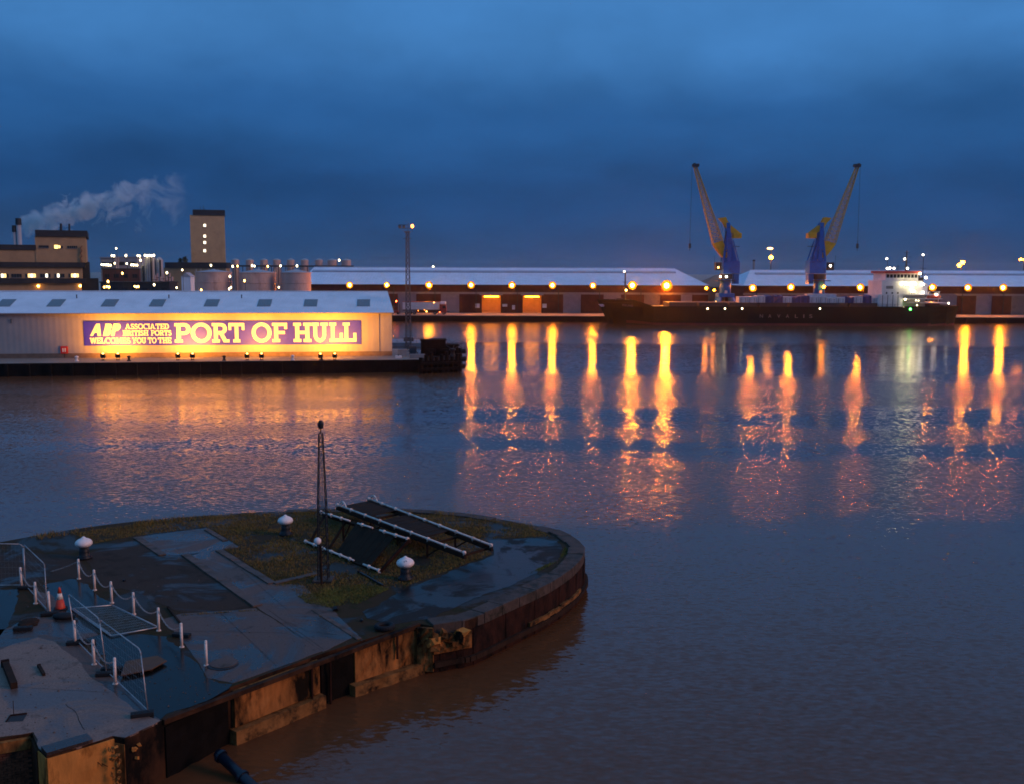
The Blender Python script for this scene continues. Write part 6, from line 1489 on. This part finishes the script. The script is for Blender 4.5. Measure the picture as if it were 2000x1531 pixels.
mb.build('casing', 'rubber', t, smooth=True); mb = MB(); mb.lathe([(.20, .02), (.22, .10), (.12, .08)], p, 16); mb.build('rim', 'rust_iron', t)
for k, (x, y, s, lbl) in enumerate(((655, 1192, .16, 'dark stone lump on the earth left of the asphalt path'), (706, 1213, .09, 'small dark stone near the tyre'), (242, 1135, .08, 'small stone among the slabs behind the chain posts'))):
    p = G(x, y); t = thing('loose_stone', p, lbl, 'stone'); rock(t, p + UZ * s * .6, (s, s * .9, s * .7), 'black_iron', 300 + k)

# lattice mast on the pier
p = G(632, 1134); t = thing('pier_mast', p, 'slim black lattice mast with a dark lamp on top standing on the pier', 'mast')
topz = PZ + 7.05
mb = MB(); lattice(mb, p + V((0, 0, .1)), p + V((0, 0, 4.0)), .46, .36, 9, .024, .011); mb.build('lower_lattice', 'black_iron', t)
mb = MB(); lattice(mb, p + V((0, 0, 4.0)), p + V((0, 0, 7.05)), .36, .17, 8, .02, .010); mb.build('upper_lattice', 'black_iron', t)
mb = MB(); mb.box(p + UZ * .06, (.9, .9, .12)); mb.build('base_block', 'coping', t)
mb = MB(); mb.tube(p + UZ * 7.05, p + UZ * 7.28, .03, .03, 6); mb.build('lamp_stem', 'black_iron', t)
mb = MB(); mb.lathe([(.08, 7.26), (.13, 7.32), (.14, 7.5), (.10, 7.6), (.03, 7.66)], V((p.x, p.y, 2.0)), 12); mb.build('lamp_body', 'black_iron', t)
mb = MB()
for k in range(14): mb.tube(p + V((-.12, -.24, .4 + k * .27)), p + V((.12, -.24, .4 + k * .27)), .010, .010, 4, False)
mb.build('ladder_rung', 'black_iron', t)
p2 = p + V((.02, -.62, 0)); g = thing('globe_post', p2, 'unlit white globe light on a rusty post in front of the mast', 'lamp post')
mb = MB(); mb.tube(p2, p2 + UZ * 1.95, .055, .045, 8); mb.build('post', 'dark_timber', g); mb = MB(); mb.ball(p2 + V((-.14, 0, 2.1)), .17, 14, 9); mb.build('globe', 'white_paint', g, smooth=True)
mb = MB(); mb.tube(p2 + V((0, 0, 1.9)), p2 + V((-.14, 0, 1.97)), .05, .09, 8); mb.build('cup', 'black_iron', g)

# dismantled walkway sections
def walkway(A0, A1, B0, B1, label, panels, legs, leg_gap, gap_a=(), gap_b=(), bend=True, red_end=False):
    """A and B are the two long edges (left end, right end), as points in space"""
    t = thing('walkway_section', (A0 + A1 + B0 + B1) / 4 * 1.0 - UZ * ((A0 + A1 + B0 + B1) / 4).z + UZ * PZ, label, 'walkway', 'dismantled walkway sections')
    nrm = (A1 - A0).cross(B0 - A0).normalized(); nrm = nrm if nrm.z > 0 else -nrm
    for e0, e1, gaps in ((A0, A1, gap_a), (B0, B1, gap_b)):
        mb = MB(); mb.bar(e0 - nrm * .14, e1 - nrm * .14, .13, .22, up=nrm); sb = mb.build('side_beam', 'dark_timber', t)
        L_ = (e1 - e0).length; n = 8; pr = 0.0
        segs = [0.0] + list(gaps) + [1.0]
        for k in range(0, len(segs), 2):
            mb = MB(); mb.tube(e0.lerp(e1, segs[k]) + nrm * .05, e0.lerp(e1, segs[k + 1]) + nrm * .05, .050, .050, 8); mb.build('rail', 'post_paint', t, smooth=True)
        for k in range(n + 1):
            f = k / n * .985 + .008
            if any(gaps[i] < f < gaps[i + 1] for i in range(0, len(gaps), 2)): continue
            q = e0.lerp(e1, f); d = (e1 - e0).normalized(); mb = MB(); mb.tube(q + nrm * .05 - d * .05, q + nrm * .05 + d * .05, .092, .092, 8); mb.box(q - nrm * .03, (.12, .12, .12)); mb.build('clamp', 'post_paint', t)
        if bend:
            d = (e1 - e0).normalized(); q = e0 + d * .35; mb = MB(); pts = [q + d * (.75 * f) + nrm * (.08 + .26 * math.sin(math.pi * min(1, f * 1.0))) for f in (0, .12, .3, .5, .7, .88, 1)]
            mb.pipe(pts, .05, 8); mb.build('handle', 'post_paint', t, smooth=True)
    for f0, f1, m in panels:                                   # planked decking, plank by plank
        n = max(2, int((A1 - A0).length * (f1 - f0) / .28))
        for k in range(n):
            a, b = f0 + (f1 - f0) * k / n, f0 + (f1 - f0) * (k + 1) / n - .0016
            q = [A0.lerp(A1, a), A0.lerp(A1, b), B0.lerp(B1, b), B0.lerp(B1, a)]; dz = rng.uniform(-.008, .008)
            mb = MB(); mb.add([p - nrm * (.03 - dz) for p in q] + [p - nrm * (.075 - dz) for p in q], [(0, 1, 2, 3), (7, 6, 5, 4), (0, 4, 5, 1), (1, 5, 6, 2), (2, 6, 7, 3), (3, 7, 4, 0)]); mb.build('plank', m, t)
    for f in (.02, .28, .52, .76, .97):
        mb = MB(); mb.bar(A0.lerp(A1, f) - nrm * .2, B0.lerp(B1, f) - nrm * .2, .09, .12, up=nrm); mb.build('cross_member', 'dark_timber', t)
    for f in legs:
        for e0, e1 in ((A0, A1), (B0, B1)):
            q = e0.lerp(e1, f) - nrm * .2; ft = V((q.x, q.y, PZ))
            if q.z - PZ > .15: mb = MB(); mb.bar(ft, q, .11, .11); mb.build('leg', 'dark_timber', t)
            q2 = e0.lerp(e1, f + .09) - nrm * .2
            if q.z - PZ > .3: mb = MB(); mb.bar(ft + UZ * .12, q2, .06, .06); mb.build('brace', 'dark_timber', t)
    if red_end: mb = MB(); mb.bar(A1 - nrm * .03, B1 - nrm * .03, .10, .16, up=nrm); mb.build('end_plate', 'rust_iron', t)
    return t
HA = .95
A0, A1 = G(719, 974, PZ + HA), G(961, 1066, PZ + HA); B0, B1 = G(658, 986, PZ + HA), G(909, 1081, PZ + HA)
walkway(A0, A1, B0, B1, 'raised walkway section with two long white rails, the farther of two', ((.02, .26, 'dark_timber'), (.36, .70, 'dark_timber')), (.30, .52, .74), .1)
C0, C1 = G(627, 1000, PZ + 1.3), G(798, 1053, PZ + 1.3); D0, D1 = G(597, 1057, PZ + .12), G(742, 1115, PZ + .12)
walkway(C0, C1, D0, D1, 'tilted walkway section leaning to the ground, nearer the mast', ((.42, .86, 'dark_timber'),), (.25, .6), .1, gap_a=(.36, .45, .62, .70), gap_b=(.68, .80), bend=False, red_end=True)

# pipe slanting into the water, bottom of the picture
a, b = G(425, 1470, .55), G(520, 1560, -.25)
t = thing('outfall_pipe', a, 'dark blue pipe slanting out of the pier wall into the water', 'pipe')
mb = MB(); mb.tube(a, b, .17, .17, 14); mb.build('barrel', 'pipe_blue', t, smooth=True)
d = (b - a).normalized()
for f in (.05, .5): mb = MB(); q = a.lerp(b, f); mb.tube(q, q + d * .10, .23, .23, 14); mb.build('flange', 'pipe_blue', t)

# ------------------------------------------------------------------ grass and weeds
def inside(x, y, poly):
    c = False; j = len(poly) - 1
    for i in range(len(poly)):
        if (poly[i][1] > y) != (poly[j][1] > y) and x < (poly[j][0] - poly[i][0]) * (y - poly[i][1]) / (poly[j][1] - poly[i][1]) + poly[i][0]: c = not c
        j = i
    return c
from mathutils import noise as mnoise
def grass(name, pxs, count, h, m, label, thr=.0, seed=1, spread=.012):
    rg = random.Random(seed); pl = [(G(x, y).x, G(x, y).y) for x, y in pxs]; xs_ = [p[0] for p in pl]; ys_ = [p[1] for p in pl]; vs = []; fs = []
    n = 0; tries = 0
    while n < count and tries < count * 8:
        tries += 1; x, y = rg.uniform(min(xs_), max(xs_)), rg.uniform(min(ys_), max(ys_))
        if not inside(x, y, pl): continue
        k = mnoise.noise(V((x * .55, y * .55, seed))) + .5 * mnoise.noise(V((x * 1.9, y * 1.9, 3)))
        if k < thr + rg.uniform(-.25, .25): continue
        hh = h * rg.uniform(.5, 1.3) * (1 + .7 * max(0, k)); a = rg.uniform(0, 6.28); w = spread * rg.uniform(.7, 1.5); lx, ly = rg.gauss(0, .45) * hh, rg.gauss(0, .45) * hh
        b = len(vs); dx, dy = w * math.cos(a), w * math.sin(a)
        vs += [V((x - dx, y - dy, PZ)), V((x + dx, y + dy, PZ)), V((x + lx, y + ly, PZ + hh))]; fs.append((b, b + 1, b + 2)); n += 1
    mb = MB(); mb.v = vs; mb.f = fs; o = mb.build(name, m); tag(o, label, 'grass', kind='stuff')
grass('grass', [(140, 1042), (300, 1018), (420, 1009), (560, 1001), (700, 998), (814, 1001), (900, 1007), (969, 1016), (1050, 1031), (1075, 1048), (950, 1052), (960, 1082), (900, 1104), (780, 1150), (610, 1175), (540, 1138), (436, 1070), (470, 1066), (402, 1029), (262, 1046), (180, 1062)], 60000, .075, 'grass_olive', 'rough olive grass covering the far side of the pier', -.28, 4, .014)
grass('weeds', [(575, 1160), (640, 1148), (720, 1140), (760, 1150), (700, 1178), (640, 1186), (600, 1178)], 7000, .07, 'weed_green', 'bright green weeds round the mast foot', -.2, 9, .014)
grass('edge_weeds', [(60, 1046), (200, 1026), (420, 1006), (700, 995), (900, 1004), (1040, 1026), (1050, 1031), (900, 1010), (700, 1001), (420, 1012), (200, 1034), (60, 1056)], 3500, .20, 'grass_olive', 'taller weeds along the far pier edge', .15, 6, .016)
grass('weeds', [(1035, 1126), (1096, 1092), (1112, 1075), (1104, 1068), (1092, 1090), (1030, 1120)], 1800, .05, 'weed_green', 'moss line between asphalt path and coping', -.1, 12, .014)

for k, (a, b) in enumerate((((361, 1086), (503, 1187)), ((428, 1078), (531, 1143)), ((267, 1053), (318, 1087)), ((535, 1143), (618, 1123)), ((612, 1193), (702, 1250)), ((351, 1200), (500, 1190)))):
    (x0, y0), (x1, y1) = a, b; grass('joint_moss', [(x0 - 4, y0), (x1 - 4, y1), (x1 + 6, y1 + 2), (x0 + 6, y0 + 2)], 420, .045, 'grass_olive', 'moss and weeds growing along kerb strip', .0, 30 + k, .014)
def debris():
    rg = random.Random(77); vs = []; fs = []; n = 0; pl = [(q.x, q.y) for q in outline]
    while n < 1500:
        px, py = rg.uniform(-20, 1090), rg.uniform(1010, 1440); q = G(px, py)
        if not inside(q.x, q.y, pl): continue
        if mnoise.noise(V((q.x * .4, q.y * .4, 12))) < rg.uniform(-.5, .6): continue
        r = rg.uniform(.008, .03) * (2.2 if rg.random() < .05 else 1); b = len(vs); z = PZ + .012
        vs += [V((q.x + r * math.cos(a) * rg.uniform(.7, 1.3), q.y + r * math.sin(a) * rg.uniform(.7, 1.3), z)) for a in (0, 1.6, 3.1, 4.7)] + [V((q.x + rg.uniform(-.3, .3) * r, q.y + rg.uniform(-.3, .3) * r, z + r * rg.uniform(.5, 1.1)))]
        fs += [(b, b + 1, b + 4), (b + 1, b + 2, b + 4), (b + 2, b + 3, b + 4), (b + 3, b, b + 4)]; n += 1
    mb = MB(); mb.v = vs; mb.f = fs; tag(mb.build('gravel', 'kerb_stone'), 'loose grit and chips scattered over the pier deck', 'gravel', kind='stuff')
debris()
# ------------------------------------------------------------------ damp evening air
HAZE = 0.9e-4
def haze():
    m = bpy.data.materials.new('haze_air'); m.use_nodes = True; nt = m.node_tree; N = nt.nodes; L = nt.links; N.clear()
    out = N.new('ShaderNodeOutputMaterial'); vol = N.new('ShaderNodeVolumePrincipled'); L.new(vol.outputs[0], out.inputs['Volume'])
    vol.inputs['Color'].default_value = (.95, .95, .95, 1); vol.inputs['Density'].default_value = HAZE; vol.inputs['Anisotropy'].default_value = .93
    MATS['haze_air'] = m
    mb = MB(); mb.box((0, 2600, 29.5), (5400, 5400, 67)); o = mb.build('haze', 'haze_air'); o['kind'] = 'stuff'
haze()
